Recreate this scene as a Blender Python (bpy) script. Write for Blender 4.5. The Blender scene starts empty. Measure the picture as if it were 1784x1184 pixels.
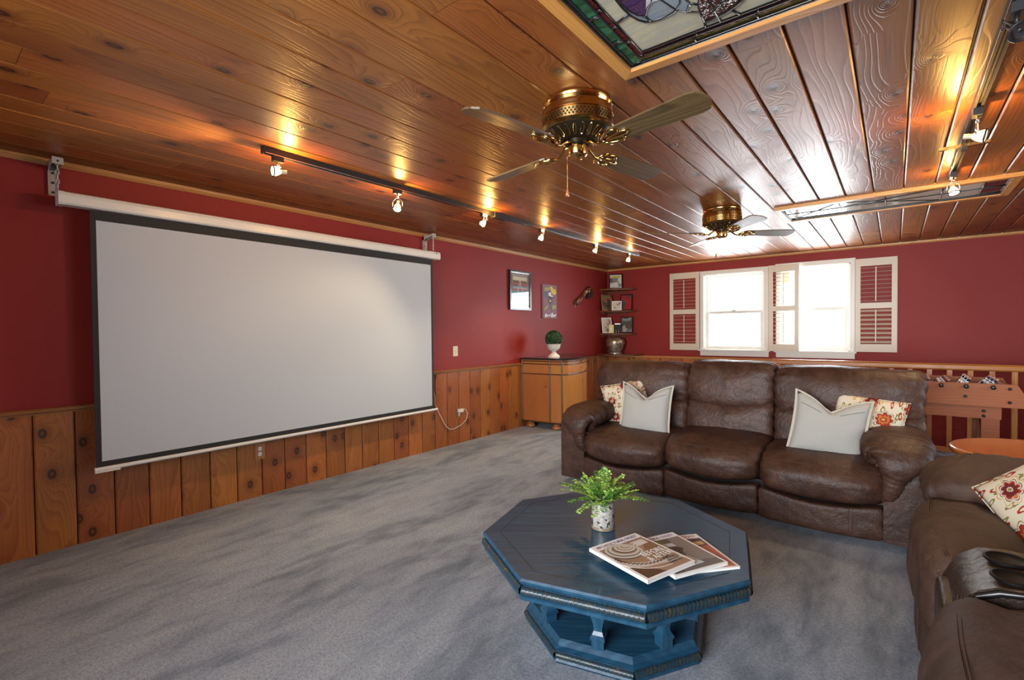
import bpy, bmesh, math, random
from mathutils import Vector, Matrix, noise
random.seed(7)
PI = math.pi
SC = bpy.context.scene
COL = SC.collection
R = math.radians

# ------------------------------------------------------------------ camera
cam_d = bpy.data.cameras.new('camera'); cam = bpy.data.objects.new('camera', cam_d); COL.objects.link(cam)
cam_d.sensor_fit = 'HORIZONTAL'; cam_d.sensor_width = 36.0; cam_d.lens = 844.8/1784*36.0
cam_d.clip_start = 0.05
def cam_axes(yaw, pit, rol):
    f = Vector((math.sin(yaw)*math.cos(pit), math.cos(yaw)*math.cos(pit), math.sin(pit)))
    r = Vector((math.cos(yaw), -math.sin(yaw), 0)); u = r.cross(f)
    return (r*math.cos(rol)+u*math.sin(rol), -r*math.sin(rol)+u*math.cos(rol), f)
_r, _u, _f = cam_axes(R(-38.305), R(-1.0987), R(-.5435))
cam.matrix_world = Matrix(((_r.x, _u.x, -_f.x, 4.14), (_r.y, _u.y, -_f.y, 0), (_r.z, _u.z, -_f.z, 1.349), (0, 0, 0, 1)))
SC.camera = cam
# ------------------------------------------------------------------ view, world, big lights
SC.view_settings.view_transform = 'Standard'; SC.view_settings.look = 'None'
SC.view_settings.gamma = 1.0; SC.view_settings.use_curve_mapping = False
SC.view_settings.exposure = 0.1
try:
    SC.cycles.use_denoising = True
    SC.cycles.sample_clamp_indirect = 6.0
    SC.cycles.caustics_reflective = False; SC.cycles.caustics_refractive = False
    SC.cycles.max_bounces = 8
except Exception: pass
W = bpy.data.worlds.new('world'); SC.world = W; W.use_nodes = True
_bg = W.node_tree.nodes['Background']; _bg.inputs['Color'].default_value = (0.86, 0.93, 1.0, 1); _bg.inputs['Strength'].default_value = 3.0
H = 2.44; FARY = 8.07; RX = 6.9; FY = -1.7
def area(name, loc, rot, sx, sy, power, col):
    l = bpy.data.lights.new(name, 'AREA'); l.shape = 'RECTANGLE'; l.size = sx; l.size_y = sy; l.energy = power; l.color = col
    o = bpy.data.objects.new(name, l); o.location = loc; o.rotation_euler = rot; COL.objects.link(o); return o
# daylight outside the two far windows; fill lamps added at two invented unseen windows
area('daylight_and_fill', (2.16, FARY+.32, 1.62), (R(-90), 0, 0), 1.0, 1.35, 90, (.92, .96, 1.0))
area('daylight_and_fill', (3.24, FARY+.32, 1.62), (R(-90), 0, 0), 1.0, 1.35, 90, (.92, .96, 1.0))
area('daylight_and_fill', (RX+.3, 4.3, 1.5), (0, R(90), 0), 1.5, 2.4, 34, (.80, .90, 1.0))  # fill lamp added at an invented side window
area('daylight_and_fill', (3.4, FY-.3, 1.5), (R(90), 0, 0), 2.6, 1.5, 100, (.94, .97, 1.0)).data.spread = R(85)  # fill lamp added behind the camera, beam narrowed to favour the far wall

# ------------------------------------------------------------------ node helper
class NT:
    def __init__(s, name):
        s.m = bpy.data.materials.new(name); s.m.use_nodes = True
        s.t = s.m.node_tree; s.n = s.t.nodes; s.b = s.n['Principled BSDF']
    def add(s, typ, ins=None, **kw):
        n = s.n.new(typ)
        for k, v in kw.items(): setattr(n, k, v)
        for k, v in (ins or {}).items(): s.put(n.inputs[k], v)
        return n
    def put(s, sock, v):
        if isinstance(v, bpy.types.NodeSocket): s.t.links.new(v, sock)
        elif isinstance(v, bpy.types.Node): s.t.links.new(v.outputs[0], sock)
        else:
            if hasattr(sock.default_value, '__len__') and not hasattr(v, '__len__'): v = [v]*len(sock.default_value)
            elif hasattr(sock.default_value, '__len__') and len(v) == 3 and len(sock.default_value) == 4: v = (*v, 1)
            sock.default_value = v
    def math(s, op, a, b=0.0, c=0.0, clamp=False):
        n = s.n.new('ShaderNodeMath'); n.operation = op; n.use_clamp = clamp
        s.put(n.inputs[0], a); s.put(n.inputs[1], b); s.put(n.inputs[2], c); return n.outputs[0]
    def mix(s, f, a, b, mode='MIX'):
        n = s.n.new('ShaderNodeMix'); n.data_type = 'RGBA'; n.blend_type = mode
        s.put(n.inputs[0], f); s.put(n.inputs[6], a); s.put(n.inputs[7], b); return n.outputs[2]
    def ramp(s, f, stops, interp='LINEAR'):
        n = s.n.new('ShaderNodeValToRGB'); n.color_ramp.interpolation = interp
        e = n.color_ramp.elements
        while len(e) < len(stops): e.new(.5)
        for i, (p, c) in enumerate(stops):
            e[i].position = p; e[i].color = (c, c, c, 1) if not hasattr(c, '__len__') else (*c, 1)[:4]
        s.put(n.inputs[0], f); return n.outputs[0]
    def mapr(s, v, a, b, c=0.0, d=1.0):
        n = s.n.new('ShaderNodeMapRange'); s.put(n.inputs[0], v)
        for i, q in enumerate((a, b, c, d)): s.put(n.inputs[1+i], q)
        n.interpolation_type = 'SMOOTHSTEP'; return n.outputs[0]
    def noise(s, vec, scale, detail=3.0, rough=.55, dist=0.0):
        n = s.add('ShaderNodeTexNoise', {'Scale': scale, 'Detail': detail, 'Roughness': rough, 'Distortion': dist})
        if vec is not None: s.put(n.inputs['Vector'], vec)
        return n
    def bump(s, h, strength, dist=.01):
        n = s.add('ShaderNodeBump', {'Height': h, 'Strength': strength, 'Distance': dist}); s.put(s.b.inputs['Normal'], n.outputs[0]); return n
    def set(s, **kw):
        for k, v in kw.items(): s.put(s.b.inputs[k.replace('_', ' ')], v)
        return s
    def coords(s): return s.add('ShaderNodeTexCoord').outputs['Object']

def plain(name, col, rough=.5, metal=0.0, **kw):
    t = NT(name); t.set(Base_Color=col, Roughness=rough, Metallic=metal)
    nz = t.noise(t.coords(), 35.0)
    t.put(t.b.inputs['Roughness'], t.math('ADD', rough-.03, t.math('MULTIPLY', nz.outputs[0], .06)))
    for k, v in kw.items(): t.put(t.b.inputs[k.replace('_', ' ')], v)
    return t.m

def wood(name, light, dark, along='Y', knots=True, rough=.3, coat=0.0, grain=1.0, vary=.35, knot_col=(.018, .008, .004), kscale=(1.5, 4.6), thr=.45, across=None, knot_r=.1, spec=.5):
    t = NT(name)
    co = t.coords(); rnd = t.add('ShaderNodeObjectInfo').outputs['Random']
    sep = t.add('ShaderNodeSeparateXYZ', {0: co})
    ax = {'X': 0, 'Y': 1, 'Z': 2}[along]
    u = t.math('ADD', sep.outputs[ax], t.math('MULTIPLY', rnd, 37.0))
    oth = [i for i in range(3) if i != ax]
    v = t.math('ADD', t.math('ADD', sep.outputs[oth[0]], t.math('MULTIPLY', sep.outputs[oth[1]], 1.0)), t.math('MULTIPLY', rnd, 11.0)) if across is None else t.math('ADD', sep.outputs[across], t.math('MULTIPLY', rnd, 11.0))
    uv = t.add('ShaderNodeCombineXYZ', {0: u, 1: v, 2: 0.0}).outputs[0]
    kn = t.add('ShaderNodeCombineXYZ', {0: t.math('MULTIPLY', u, kscale[0]), 1: t.math('MULTIPLY', v, kscale[1]), 2: 0.0}).outputs[0]
    vor = t.add('ShaderNodeTexVoronoi', {'Scale': 1.0, 'Vector': kn, 'Randomness': .95}, voronoi_dimensions='2D')
    pick = t.add('ShaderNodeSeparateColor', {0: vor.outputs['Color']}).outputs[0]
    has = t.math('GREATER_THAN', pick, thr)
    # low warp of the rings, stronger around knots
    warp = t.noise(t.add('ShaderNodeCombineXYZ', {0: t.math('MULTIPLY', u, .55), 1: t.math('MULTIPLY', v, 3.5), 2: 0.0}), 1.0, 2.0)
    near = t.math('MULTIPLY', t.math('POWER', 2.718, t.math('MULTIPLY', vor.outputs['Distance'], -5.0)), has)
    ring = t.math('ADD', t.math('MULTIPLY', warp.outputs[0], 9.0), t.math('MULTIPLY', v, 20.0))
    if knots: ring = t.math('ADD', ring, t.math('MULTIPLY', near, 5.0))
    fr = t.math('FRACT', t.math('MULTIPLY', ring, 1.6))
    late = t.ramp(fr, [(0, 0.0), (.62, .45), (.86, 1.0), (1, 0.0)])
    fine = t.noise(t.add('ShaderNodeCombineXYZ', {0: t.math('MULTIPLY', u, 2.5), 1: t.math('MULTIPLY', v, 160.0), 2: 0.0}), 1.0, 3.0)
    blot = t.noise(t.add('ShaderNodeCombineXYZ', {0: t.math('MULTIPLY', u, 1.2), 1: t.math('MULTIPLY', v, 5.0), 2: 0.0}), 1.0, 3.0)
    g = t.math('ADD', t.math('MULTIPLY', late, .38*grain), t.math('MULTIPLY', t.math('SUBTRACT', fine.outputs[0], .5), .55*grain))
    g = t.math('ADD', g, t.math('MULTIPLY', t.math('SUBTRACT', blot.outputs[0], .42), 1.1), clamp=True)
    c = t.mix(g, light, dark)
    hsv = t.add('ShaderNodeHueSaturation', {'Color': c, 'Value': t.math('ADD', 1.0-vary/2, t.math('MULTIPLY', t.math('FRACT', t.math('MULTIPLY', rnd, 7.31)), vary)), 'Hue': t.math('ADD', .492, t.math('MULTIPLY', t.math('FRACT', t.math('MULTIPLY', rnd, 3.7)), .016))})
    c = hsv.outputs[0]
    if knots:
        rim = t.math('MULTIPLY', t.mapr(vor.outputs['Distance'], knot_r*2.6, knot_r*.9), has)
        c = t.mix(t.math('MULTIPLY', rim, .55), c, dark)
        core = t.math('MULTIPLY', t.mapr(t.math('ADD', vor.outputs['Distance'], t.math('MULTIPLY', fine.outputs[0], .03)), knot_r*1.15, knot_r*.7), has)
        inner = t.mix(t.mapr(vor.outputs['Distance'], knot_r*.55, knot_r*.2), knot_col, dark)
        c = t.mix(t.math('MULTIPLY', core, .92), c, inner)
    t.set(Base_Color=c, Roughness=t.math('ADD', rough, t.math('MULTIPLY', g, .1)), Specular_IOR_Level=spec)
    if coat: t.set(Coat_Weight=coat, Coat_Roughness=.2)
    t.bump(t.math('SUBTRACT', t.math('MULTIPLY', fine.outputs[0], .4), t.math('MULTIPLY', late, .5)), .3, .004)
    return t.m

def wall_paint(name, col, rough=.52):
    t = NT(name); co = t.coords()
    n1 = t.noise(co, 1.4, 4.0); n2 = t.noise(co, 90.0, 3.0)
    c = t.mix(t.math('MULTIPLY', n1.outputs[0], .5), col, tuple(x*.72 for x in col))
    t.set(Base_Color=c, Roughness=t.math('ADD', rough, t.math('MULTIPLY', n1.outputs[0], .1)), Specular_IOR_Level=.35)
    t.bump(t.math('ADD', t.math('MULTIPLY', n2.outputs[0], .5), n1.outputs[0]), .12, .004)
    return t.m

def carpet(name):
    t = NT(name); co = t.coords()
    warp = t.add('ShaderNodeMapping', {'Vector': co, 'Scale': (1.35, .5, 1.0), 'Rotation': (0, 0, R(-50))})
    big = t.noise(warp.outputs[0], 1.6, 6.0, .62, .6); mid = t.noise(warp.outputs[0], 7.0, 4.0, .6, .4); fi = t.noise(co, 260.0, 2.0, .7)
    f = t.math('ADD', t.math('MULTIPLY', big.outputs[0], .62), t.math('MULTIPLY', mid.outputs[0], .38))
    c = t.ramp(f, [(.36, (.12, .155, .205)), (.44, (.24, .29, .365)), (.52, (.38, .435, .52)), (.66, (.50, .555, .63))])  # light and dark of the pile lay painted into the colour
    sp = t.noise(co, 75.0, 3.0, .7)
    c = t.mix(t.mapr(sp.outputs[0], .35, .6), t.mix(.4, c, (.04, .055, .08)), c)
    c = t.mix(t.mapr(fi.outputs[0], .3, .75), t.mix(.5, c, (.03, .034, .04)), c)
    t.set(Base_Color=c, Roughness=.95, Specular_IOR_Level=.1, Sheen_Weight=.25, Sheen_Roughness=.5)
    t.bump(t.math('ADD', fi.outputs[0], t.math('MULTIPLY', mid.outputs[0], 1.5)), .7, .008)
    return t.m

def leather(name, base, worn, rough=.42, wr=1.0):
    t = NT(name); co = t.coords()
    n1 = t.noise(co, 3.0, 5.0, .6, .5); n2 = t.noise(co, 14.0, 4.0, .6)
    wv = t.add('ShaderNodeVectorMath', {0: co, 1: t.add('ShaderNodeVectorMath', {0: n2.outputs['Color'], 'Scale': .10}, operation='SCALE').outputs[0]}, operation='ADD').outputs[0]
    cz = t.add('ShaderNodeTexVoronoi', {'Scale': 15.0, 'Vector': wv}, feature='DISTANCE_TO_EDGE')
    crease = t.mapr(cz.outputs['Distance'], .0, .06); n4 = t.noise(co, 260.0, 2.0); n5 = t.noise(co, 5.0, 3.0, .6, .8)
    f = t.math('ADD', t.math('MULTIPLY', n1.outputs[0], .6), t.math('MULTIPLY', n2.outputs[0], .4))
    c = t.mix(t.mapr(f, .36, .66), base, worn)
    c = t.mix(t.math('MULTIPLY', t.math('SUBTRACT', 1.0, crease), t.mapr(n1.outputs[0], .5, .7)), c, tuple(x*.7 for x in base))
    t.set(Base_Color=c, Roughness=t.math('ADD', rough-.1, t.math('MULTIPLY', n2.outputs[0], .22)), Specular_IOR_Level=.4)
    t.bump(t.math('ADD', t.math('ADD', t.math('MULTIPLY', crease, t.math('MULTIPLY', n1.outputs[0], .12*wr)), t.math('MULTIPLY', n5.outputs[0], 1.6)), t.math('ADD', t.math('MULTIPLY', n2.outputs[0], .7), t.math('MULTIPLY', n4.outputs[0], .10))), .55, .016)
    return t.m

def fabric(name, col, col2, scale=400.0):
    t = NT(name); co = t.coords()
    w = t.noise(co, scale, 2.0); b = t.noise(co, 5.0, 3.0)
    c = t.mix(w.outputs[0], col, col2)
    t.set(Base_Color=c, Roughness=.9, Specular_IOR_Level=.15, Sheen_Weight=.15)
    t.bump(t.math('ADD', w.outputs[0], b.outputs[0]), .25, .006)
    return t.m

def paisley(name):
    # printed cloth: big red and olive flowers ringed in cream, scattered petals
    t = NT(name); co = t.coords()
    sep = t.add('ShaderNodeSeparateXYZ', {0: co})
    uv = t.add('ShaderNodeCombineXYZ', {0: sep.outputs[0], 1: sep.outputs[1], 2: 0.0}).outputs[0]
    wob = t.noise(uv, 24.0, 2.0)
    uvw = t.add('ShaderNodeVectorMath', {0: uv, 1: t.add('ShaderNodeVectorMath', {0: wob.outputs['Color'], 'Scale': .022}, operation='SCALE').outputs[0]}, operation='ADD').outputs[0]
    v1 = t.add('ShaderNodeTexVoronoi', {'Scale': 6.0, 'Vector': uvw, 'Randomness': .75}, voronoi_dimensions='2D')
    pk = t.add('ShaderNodeSeparateColor', {0: v1.outputs['Color']}).outputs[0]
    dv = t.add('ShaderNodeSeparateXYZ', {0: t.add('ShaderNodeVectorMath', {0: uvw, 1: v1.outputs['Position']}, operation='SUBTRACT').outputs[0]})
    ang = t.math('ARCTAN2', dv.outputs[1], dv.outputs[0])
    d0 = v1.outputs['Distance']
    d = t.math('DIVIDE', d0, t.math('ADD', .82, t.math('MULTIPLY', t.math('ABSOLUTE', t.math('COSINE', t.math('MULTIPLY', ang, 4.0))), .34)))
    st = t.add('ShaderNodeMapping', {'Vector': uvw, 'Scale': (1.35, .5, 1.0), 'Rotation': (0, 0, R(35))})
    v2 = t.add('ShaderNodeTexVoronoi', {'Scale': 24.0, 'Vector': st.outputs[0], 'Randomness': 1.0}, voronoi_dimensions='2D')
    d2 = v2.outputs['Distance']; pk2 = t.add('ShaderNodeSeparateColor', {0: v2.outputs['Color']}).outputs[0]
    cream = (.56, .50, .38); red = (.30, .035, .02); mar = (.12, .018, .018); ol = (.19, .165, .05); org = (.45, .15, .035); gold = (.45, .30, .08)
    rings_a = t.ramp(d, [(0, ol), (.045, cream), (.07, mar), (.17, red), (.21, cream), (.235, mar), (.255, cream), (.31, gold), (.335, cream)], 'CONSTANT')
    rings_b = t.ramp(d, [(0, gold), (.05, red), (.10, org), (.16, red), (.24, mar), (.26, cream), (.30, ol), (.325, cream)], 'CONSTANT')
    c = t.mix(t.math('GREATER_THAN', pk, .5), rings_a, rings_b)
    small = t.ramp(pk2, [(0, red), (.25, ol), (.5, gold), (.62, ol), (.8, red)], 'CONSTANT')
    petal = t.math('MULTIPLY', t.math('LESS_THAN', d2, .30), t.math('GREATER_THAN', d, .36))
    vein = t.math('MULTIPLY', t.math('LESS_THAN', d2, .14), t.math('GREATER_THAN', d, .36))
    dots = t.math('MULTIPLY', t.math('LESS_THAN', d2, .22), t.math('LESS_THAN', d, .2))
    c = t.mix(petal, c, small); c = t.mix(vein, c, cream); c = t.mix(dots, c, t.mix(t.math('GREATER_THAN', pk2, .5), mar, org))
    wv = t.noise(co, 420.0, 2.0)
    t.set(Base_Color=c, Roughness=.88, Specular_IOR_Level=.15)
    t.bump(wv.outputs[0], .2, .004)
    return t.m

def cells(name, cols, scale, rough=.5, seed=0.0, stretch=(1, 1, 1)):
    # printed picture made of patches of ink
    t = NT(name); co = t.coords()
    mp = t.add('ShaderNodeMapping', {'Vector': co, 'Location': (seed, seed*.7, seed*.3), 'Scale': stretch})
    nz = t.noise(mp.outputs[0], scale*.8, 2.0)
    mx = t.add('ShaderNodeVectorMath', {0: mp.outputs[0], 1: t.add('ShaderNodeVectorMath', {0: nz.outputs['Color'], 'Scale': 1.2/scale}, operation='SCALE').outputs[0]}, operation='ADD').outputs[0]
    v = t.add('ShaderNodeTexVoronoi', {'Scale': scale, 'Vector': mx})
    pk = t.add('ShaderNodeSeparateColor', {0: v.outputs['Color']}).outputs[0]
    n = len(cols)
    t.set(Base_Color=t.ramp(pk, [(i/n, c) for i, c in enumerate(cols)], 'CONSTANT'), Roughness=rough)
    return t.m

def blue_paint(name):
    t = NT(name); co = t.coords()
    st = t.add('ShaderNodeMapping', {'Vector': co, 'Scale': (3.0, 60.0, 3.0), 'Rotation': (0, 0, R(35))})
    br = t.noise(st.outputs[0], 1.0, 3.0); b = t.noise(co, 3.0, 3.0)
    c = t.mix(t.mapr(br.outputs[0], .3, .75), (.008, .042, .085), (.017, .082, .145))
    c = t.mix(t.math('MULTIPLY', b.outputs[0], .35), c, (.012, .045, .085))
    sp = t.noise(co, 120.0, 2.0)
    c = t.mix(t.mapr(sp.outputs[0], .74, .8), c, (.2, .2, .17))
    t.set(Base_Color=c, Roughness=t.math('ADD', .26, t.math('MULTIPLY', br.outputs[0], .16)), Specular_IOR_Level=.5)
    t.bump(br.outputs[0], .25, .003)
    return t.m

def worn_edge(name):
    t = NT(name); co = t.coords()
    n = t.noise(co, 22.0, 5.0, .7); n2 = t.noise(co, 90.0, 3.0)
    f = t.math('ADD', t.math('MULTIPLY', n.outputs[0], .6), t.math('MULTIPLY', n2.outputs[0], .4))
    c = t.ramp(f, [(.40, (.010, .035, .06)), (.52, (.018, .034, .040)), (.62, (.05, .042, .028)), (.74, (.16, .11, .055))])
    t.set(Base_Color=c, Roughness=.36); t.bump(n2.outputs[0], .3, .003)
    return t.m

def opal(name, a, b, rough=.12, scale=9.0, bump=.0, dirn=(1, 5, 1)):
    t = NT(name); co = t.coords(); rnd = t.add('ShaderNodeObjectInfo').outputs['Random']
    mp = t.add('ShaderNodeMapping', {'Vector': co, 'Scale': dirn, 'Rotation': (0, 0, R(28))})
    n = t.noise(mp.outputs[0], scale*.45, 4.0, .6, 1.5)
    c = t.mix(t.mapr(n.outputs[0], .38, .68), a, b)
    hs = t.add('ShaderNodeHueSaturation', {'Color': c, 'Value': t.math('ADD', .85, t.math('MULTIPLY', rnd, .3))})
    t.set(Base_Color=hs.outputs[0], Roughness=rough, Specular_IOR_Level=.6)
    if bump:
        n2 = t.noise(co, 60.0, 2.0); t.bump(n2.outputs[0], bump, .01)
    return t.m

def emit(name, col, strength):
    t = NT(name); t.set(Base_Color=(0, 0, 0), Emission_Color=col, Emission_Strength=strength)
    return t.m

def glass_mat(name, rough=.0, tint=(1, 1, 1)):
    t = NT(name); t.n.remove(t.b)
    fr = t.math('MULTIPLY', t.add('ShaderNodeFresnel', {'IOR': 1.45}).outputs[0], t.math('SUBTRACT', 1.0, t.add('ShaderNodeNewGeometry').outputs['Backfacing'])); tr = t.add('ShaderNodeBsdfTransparent', {'Color': tint}); gl = t.add('ShaderNodeBsdfGlossy', {'Roughness': rough})
    mx = t.add('ShaderNodeMixShader', {0: fr, 1: tr, 2: gl}); t.put(t.n['Material Output'].inputs[0], mx.outputs[0])
    return t.m

M = dict(
    ceil=wood('ceiling_pine', (.30, .092, .018), (.10, .025, .006), 'Y', rough=.38, spec=.52, coat=.05, kscale=(3.4, 5.2), thr=.60, across=0, vary=.5, knot_r=.12, grain=1.25),
    wains=wood('wainscot_pine', (.40, .135, .030), (.17, .045, .010), 'Z', rough=.33, coat=.15, kscale=(3.4, 5.2), thr=.52, knot_r=.13, grain=1.2, across=None, vary=.4),
    trimw=wood('trim_pine', (.55, .26, .085), (.36, .14, .04), 'Y', knots=False, rough=.35),
    trimx=wood('trim_pine_cross', (.55, .26, .085), (.36, .14, .04), 'X', knots=False, rough=.35),
    chair=wood('chair_rail_pine', (.36, .15, .05), (.2, .07, .02), 'Y', knots=False, rough=.35),
    groove=plain('groove_dark_brown', (.035, .012, .005), .6),  # dark brown sheet behind the boards, visible through the gaps
    red=wall_paint('red_wall_paint', (.265, .018, .0135)),
    carpet=carpet('grey_blue_carpet'),
    white=plain('white_window_paint', (.68, .67, .61), .35),
    cream=plain('cream_shutter_paint', (.62, .55, .42), .4),
    glass=glass_mat('window_glass'),
    leather=leather('brown_leather', (.030, .0125, .0085), (.072, .032, .019), .50),
    suede=leather('brown_suede', (.038, .019, .0125), (.085, .044, .028), .68, .8),
    dkleather=leather('dark_console_leather', (.018, .010, .0075), (.034, .018, .012), .36, .3),
    blackp=plain('black_plastic', (.008, .008, .009), .3),
    cupin=plain('black_cup_lining', (.004, .004, .005), .55, Specular_IOR_Level=.15),
    thread=plain('brown_thread', (.06, .030, .018), .8),
    linen=fabric('grey_linen', (.39, .385, .35), (.31, .31, .285)),
    flange=fabric('cream_linen_edge', (.47, .44, .37), (.39, .36, .30)),
    stitch=plain('dark_stitch', (.10, .08, .06), .8),
    paisley=paisley('red_flower_print'),
    blue=blue_paint('blue_painted_wood'), worn=worn_edge('worn_carved_edge'),
    inlay=plain('dark_inlay_line', (.006, .012, .02), .5),
    brass=plain('polished_brass', (.72, .47, .17), .14, 1.0),
    antbrass=plain('antique_brass', (.42, .26, .09), .22, 1.0),
    darkvent=plain('dark_vent', (.03, .022, .012), .3, .6),
    blade=wood('fan_blade_wood', (.125, .078, .034), (.035, .02, .008), 'X', knots=False, rough=.4, coat=.1, grain=1.6, across=1),
    blackm=plain('black_track_metal', (.010, .010, .011), .5, .0),
    chrome=plain('chrome', (.75, .72, .68), .1, 1.0),
    bulb=emit('lit_lamp_lens', (1.0, .80, .48), 60.0), bulbb=emit('lit_lamp_back', (1.0, .55, .18), 14.0),
    reflector=plain('unlit_reflector', (.8, .8, .82), .12, 1.0),
    metalw=plain('white_metal', (.74, .74, .71), .32), bracket=plain('zinc_bracket', (.55, .55, .54), .35, .5),
    screen=plain('matte_white_screen', (.48, .53, .585), .75), border=plain('black_screen_border', (.012, .013, .014), .7),
    honey=wood('honey_pine_frame', (.66, .32, .075), (.46, .19, .04), 'X', knots=False, rough=.3, coat=.3),
    honeyy=wood('honey_pine_frame_long', (.66, .32, .075), (.46, .19, .04), 'Y', knots=False, rough=.3, coat=.3),
    came=plain('lead_came', (.03, .032, .036), .3, .7),
    gcream=opal('cream_opal_glass', (.44, .43, .34), (.60, .52, .34)), ggreen=opal('green_swirl_glass', (.012, .08, .035), (.05, .22, .11), bump=.3),
    gred=opal('ruby_glass', (.09, .008, .010), (.16, .02, .02), .1, 20, .4), golive=opal('olive_glass', (.07, .06, .012), (.13, .10, .02), .12, 12, .2),
    gdark=opal('dark_border_glass', (.02, .022, .022), (.05, .04, .03), .1), ggrey=opal('grey_blue_glass', (.25, .31, .36), (.33, .38, .41), .15),
    gpurp=opal('purple_glass', (.05, .02, .09), (.10, .05, .08), .08, 30, .5), gwhite=opal('white_glass', (.55, .56, .6), (.7, .7, .72), .1),
    gbrown=opal('brown_pebbled_glass', (.045, .014, .010), (.075, .022, .016), .08, 30, 1.0),
    gpale=opal('pale_panel_glass', (.50, .49, .40), (.58, .55, .44), .08, 5.0), gblack=opal('black_panel_glass', (.012, .012, .012), (.03, .03, .03), .06),
    cab=wood('cabinet_maple', (.42, .155, .034), (.29, .092, .018), 'Z', knots=False, rough=.28, coat=.4, grain=.6, vary=.1),
    cabline=plain('cabinet_dark_band', (.05, .03, .015), .35), cabtop=plain('black_granite_top', (.016, .015, .016), .12),
    foot=wood('turned_foot_wood', (.42, .15, .035), (.25, .08, .02), 'Z', knots=False, rough=.25, coat=.4),
    shelf=wood('dark_shelf_wood', (.17, .055, .018), (.085, .026, .010), 'X', knots=False, rough=.35, vary=.1),
    urn=plain('white_urn', (.66, .63, .56), .55), leafd=plain('dark_box_leaf', (.012, .06, .012), .5), moss=plain('dark_moss', (.006, .02, .006), .9),
    leafl=plain('fern_leaf', (.30, .47, .09), .5), leafm=plain('fern_leaf_deep', (.09, .24, .035), .5), stem=plain('fern_stem', (.10, .14, .04), .6),
    oak=wood('oak_rail', (.47, .17, .035), (.30, .095, .018), 'X', knots=False, rough=.3, coat=.4), oakz=wood('oak_baluster', (.47, .17, .035), (.30, .095, .018), 'Z', knots=False, rough=.3, coat=.4, vary=.1),
    foos=wood('foosball_veneer', (.29, .085, .022), (.19, .052, .014), 'X', knots=False, rough=.55, grain=.6), foosg=plain('green_playfield', (.02, .16, .05), .5),
    round=wood('round_table_oak', (.56, .19, .035), (.34, .095, .018), 'Y', knots=False, rough=.16, coat=.6, across=0),
    maroon=plain('maroon_player', (.11, .008, .014), .25), navy=plain('navy_player', (.008, .012, .035), .25), pwhite=plain('white_player_paint', (.7, .7, .72), .25), skin=plain('player_face_paint', (.42, .22, .14), .4),
    ivory=plain('ivory_plastic', (.66, .59, .42), .35), outletwood=wood('outlet_plate_wood', (.50, .23, .07), (.3, .12, .03), 'Z', knots=False, rough=.4),
    socket=plain('white_socket', (.75, .74, .70), .35), cord=plain('white_cord', (.72, .71, .67), .45), brownplate=plain('brown_plate', (.24, .12, .045), .35),
    black=plain('black_frame', (.008, .008, .008), .22), silver=plain('silver_frame_lip', (.6, .58, .55), .25, 1.0), mat=plain('grey_picture_mat', (.28, .24, .22), .8),
    pic=glass_mat('picture_glass', .0),
    paper=plain('white_paper', (.78, .78, .77), .35), pages=plain('page_edges', (.72, .72, .70), .7),
)
# ------------------------------------------------------------------ mesh helpers
def link(name, me, mat, parent=None, loc=None, smooth=False, rot=None):
    o = bpy.data.objects.new(name, me); COL.objects.link(o)
    if len(me.materials) == 0:
        for m in (mat if isinstance(mat, (list, tuple)) else [mat]):
            if m is not None: me.materials.append(m)
    if parent: o.parent = parent
    if loc: o.location = loc
    if rot: o.rotation_euler = rot
    return o
def finish(bm, name, mat, parent=None, smooth=False, loc=None, rot=None, bevel=0.0, seg=1, angle=None, origin=False):
    if bevel > 0:
        es = [e for e in bm.edges if len(e.link_faces) == 2 and e.calc_face_angle(0) > .5]
        bmesh.ops.bevel(bm, geom=es, offset=bevel, segments=seg, profile=.6, affect='EDGES', clamp_overlap=True)
    bmesh.ops.recalc_face_normals(bm, faces=bm.faces[:])
    if origin and len(bm.verts):
        c = Vector(); 
        lo = Vector((min(v.co.x for v in bm.verts), min(v.co.y for v in bm.verts), min(v.co.z for v in bm.verts)))
        hi = Vector((max(v.co.x for v in bm.verts), max(v.co.y for v in bm.verts), max(v.co.z for v in bm.verts)))
        c = (lo+hi)/2
        for v in bm.verts: v.co -= c
        loc = c if loc is None else Vector(loc)+c
    me = bpy.data.meshes.new(name); bm.to_mesh(me); bm.free()
    if smooth:
        for p in me.polygons: p.use_smooth = True
        if angle is not None:
            try: me.set_sharp_from_angle(angle=angle)
            except Exception: pass
    return link(name, me, mat, parent, loc, smooth, rot)
def box(bm, x0, x1, y0, y1, z0, z1, mi=0):
    vs = [bm.verts.new((x, y, z)) for x in (x0, x1) for y in (y0, y1) for z in (z0, z1)]
    for f in ((0, 1, 3, 2), (4, 6, 7, 5), (0, 4, 5, 1), (2, 3, 7, 6), (0, 2, 6, 4), (1, 5, 7, 3)):
        q = bm.faces.new([vs[i] for i in f]); q.material_index = mi
    return vs
def bx(name, x0, x1, y0, y1, z0, z1, mat, parent=None, bevel=0.0, seg=1, origin=True, smooth=False):
    bm = bmesh.new(); box(bm, x0, x1, y0, y1, z0, z1)
    return finish(bm, name, mat, parent, bevel=bevel, seg=seg, origin=origin, smooth=smooth, angle=R(40))
def prism(bm, pts, a0, a1, axis='Y'):
    def P(p, a):
        return {'Y': (p[0], a, p[1]), 'X': (a, p[0], p[1]), 'Z': (p[0], p[1], a)}[axis]
    A = [bm.verts.new(P(p, a0)) for p in pts]; B = [bm.verts.new(P(p, a1)) for p in pts]
    bm.faces.new(A); bm.faces.new(B[::-1]); n = len(pts)
    for i in range(n): bm.faces.new((A[i], B[i], B[(i+1) % n], A[(i+1) % n]))
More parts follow.
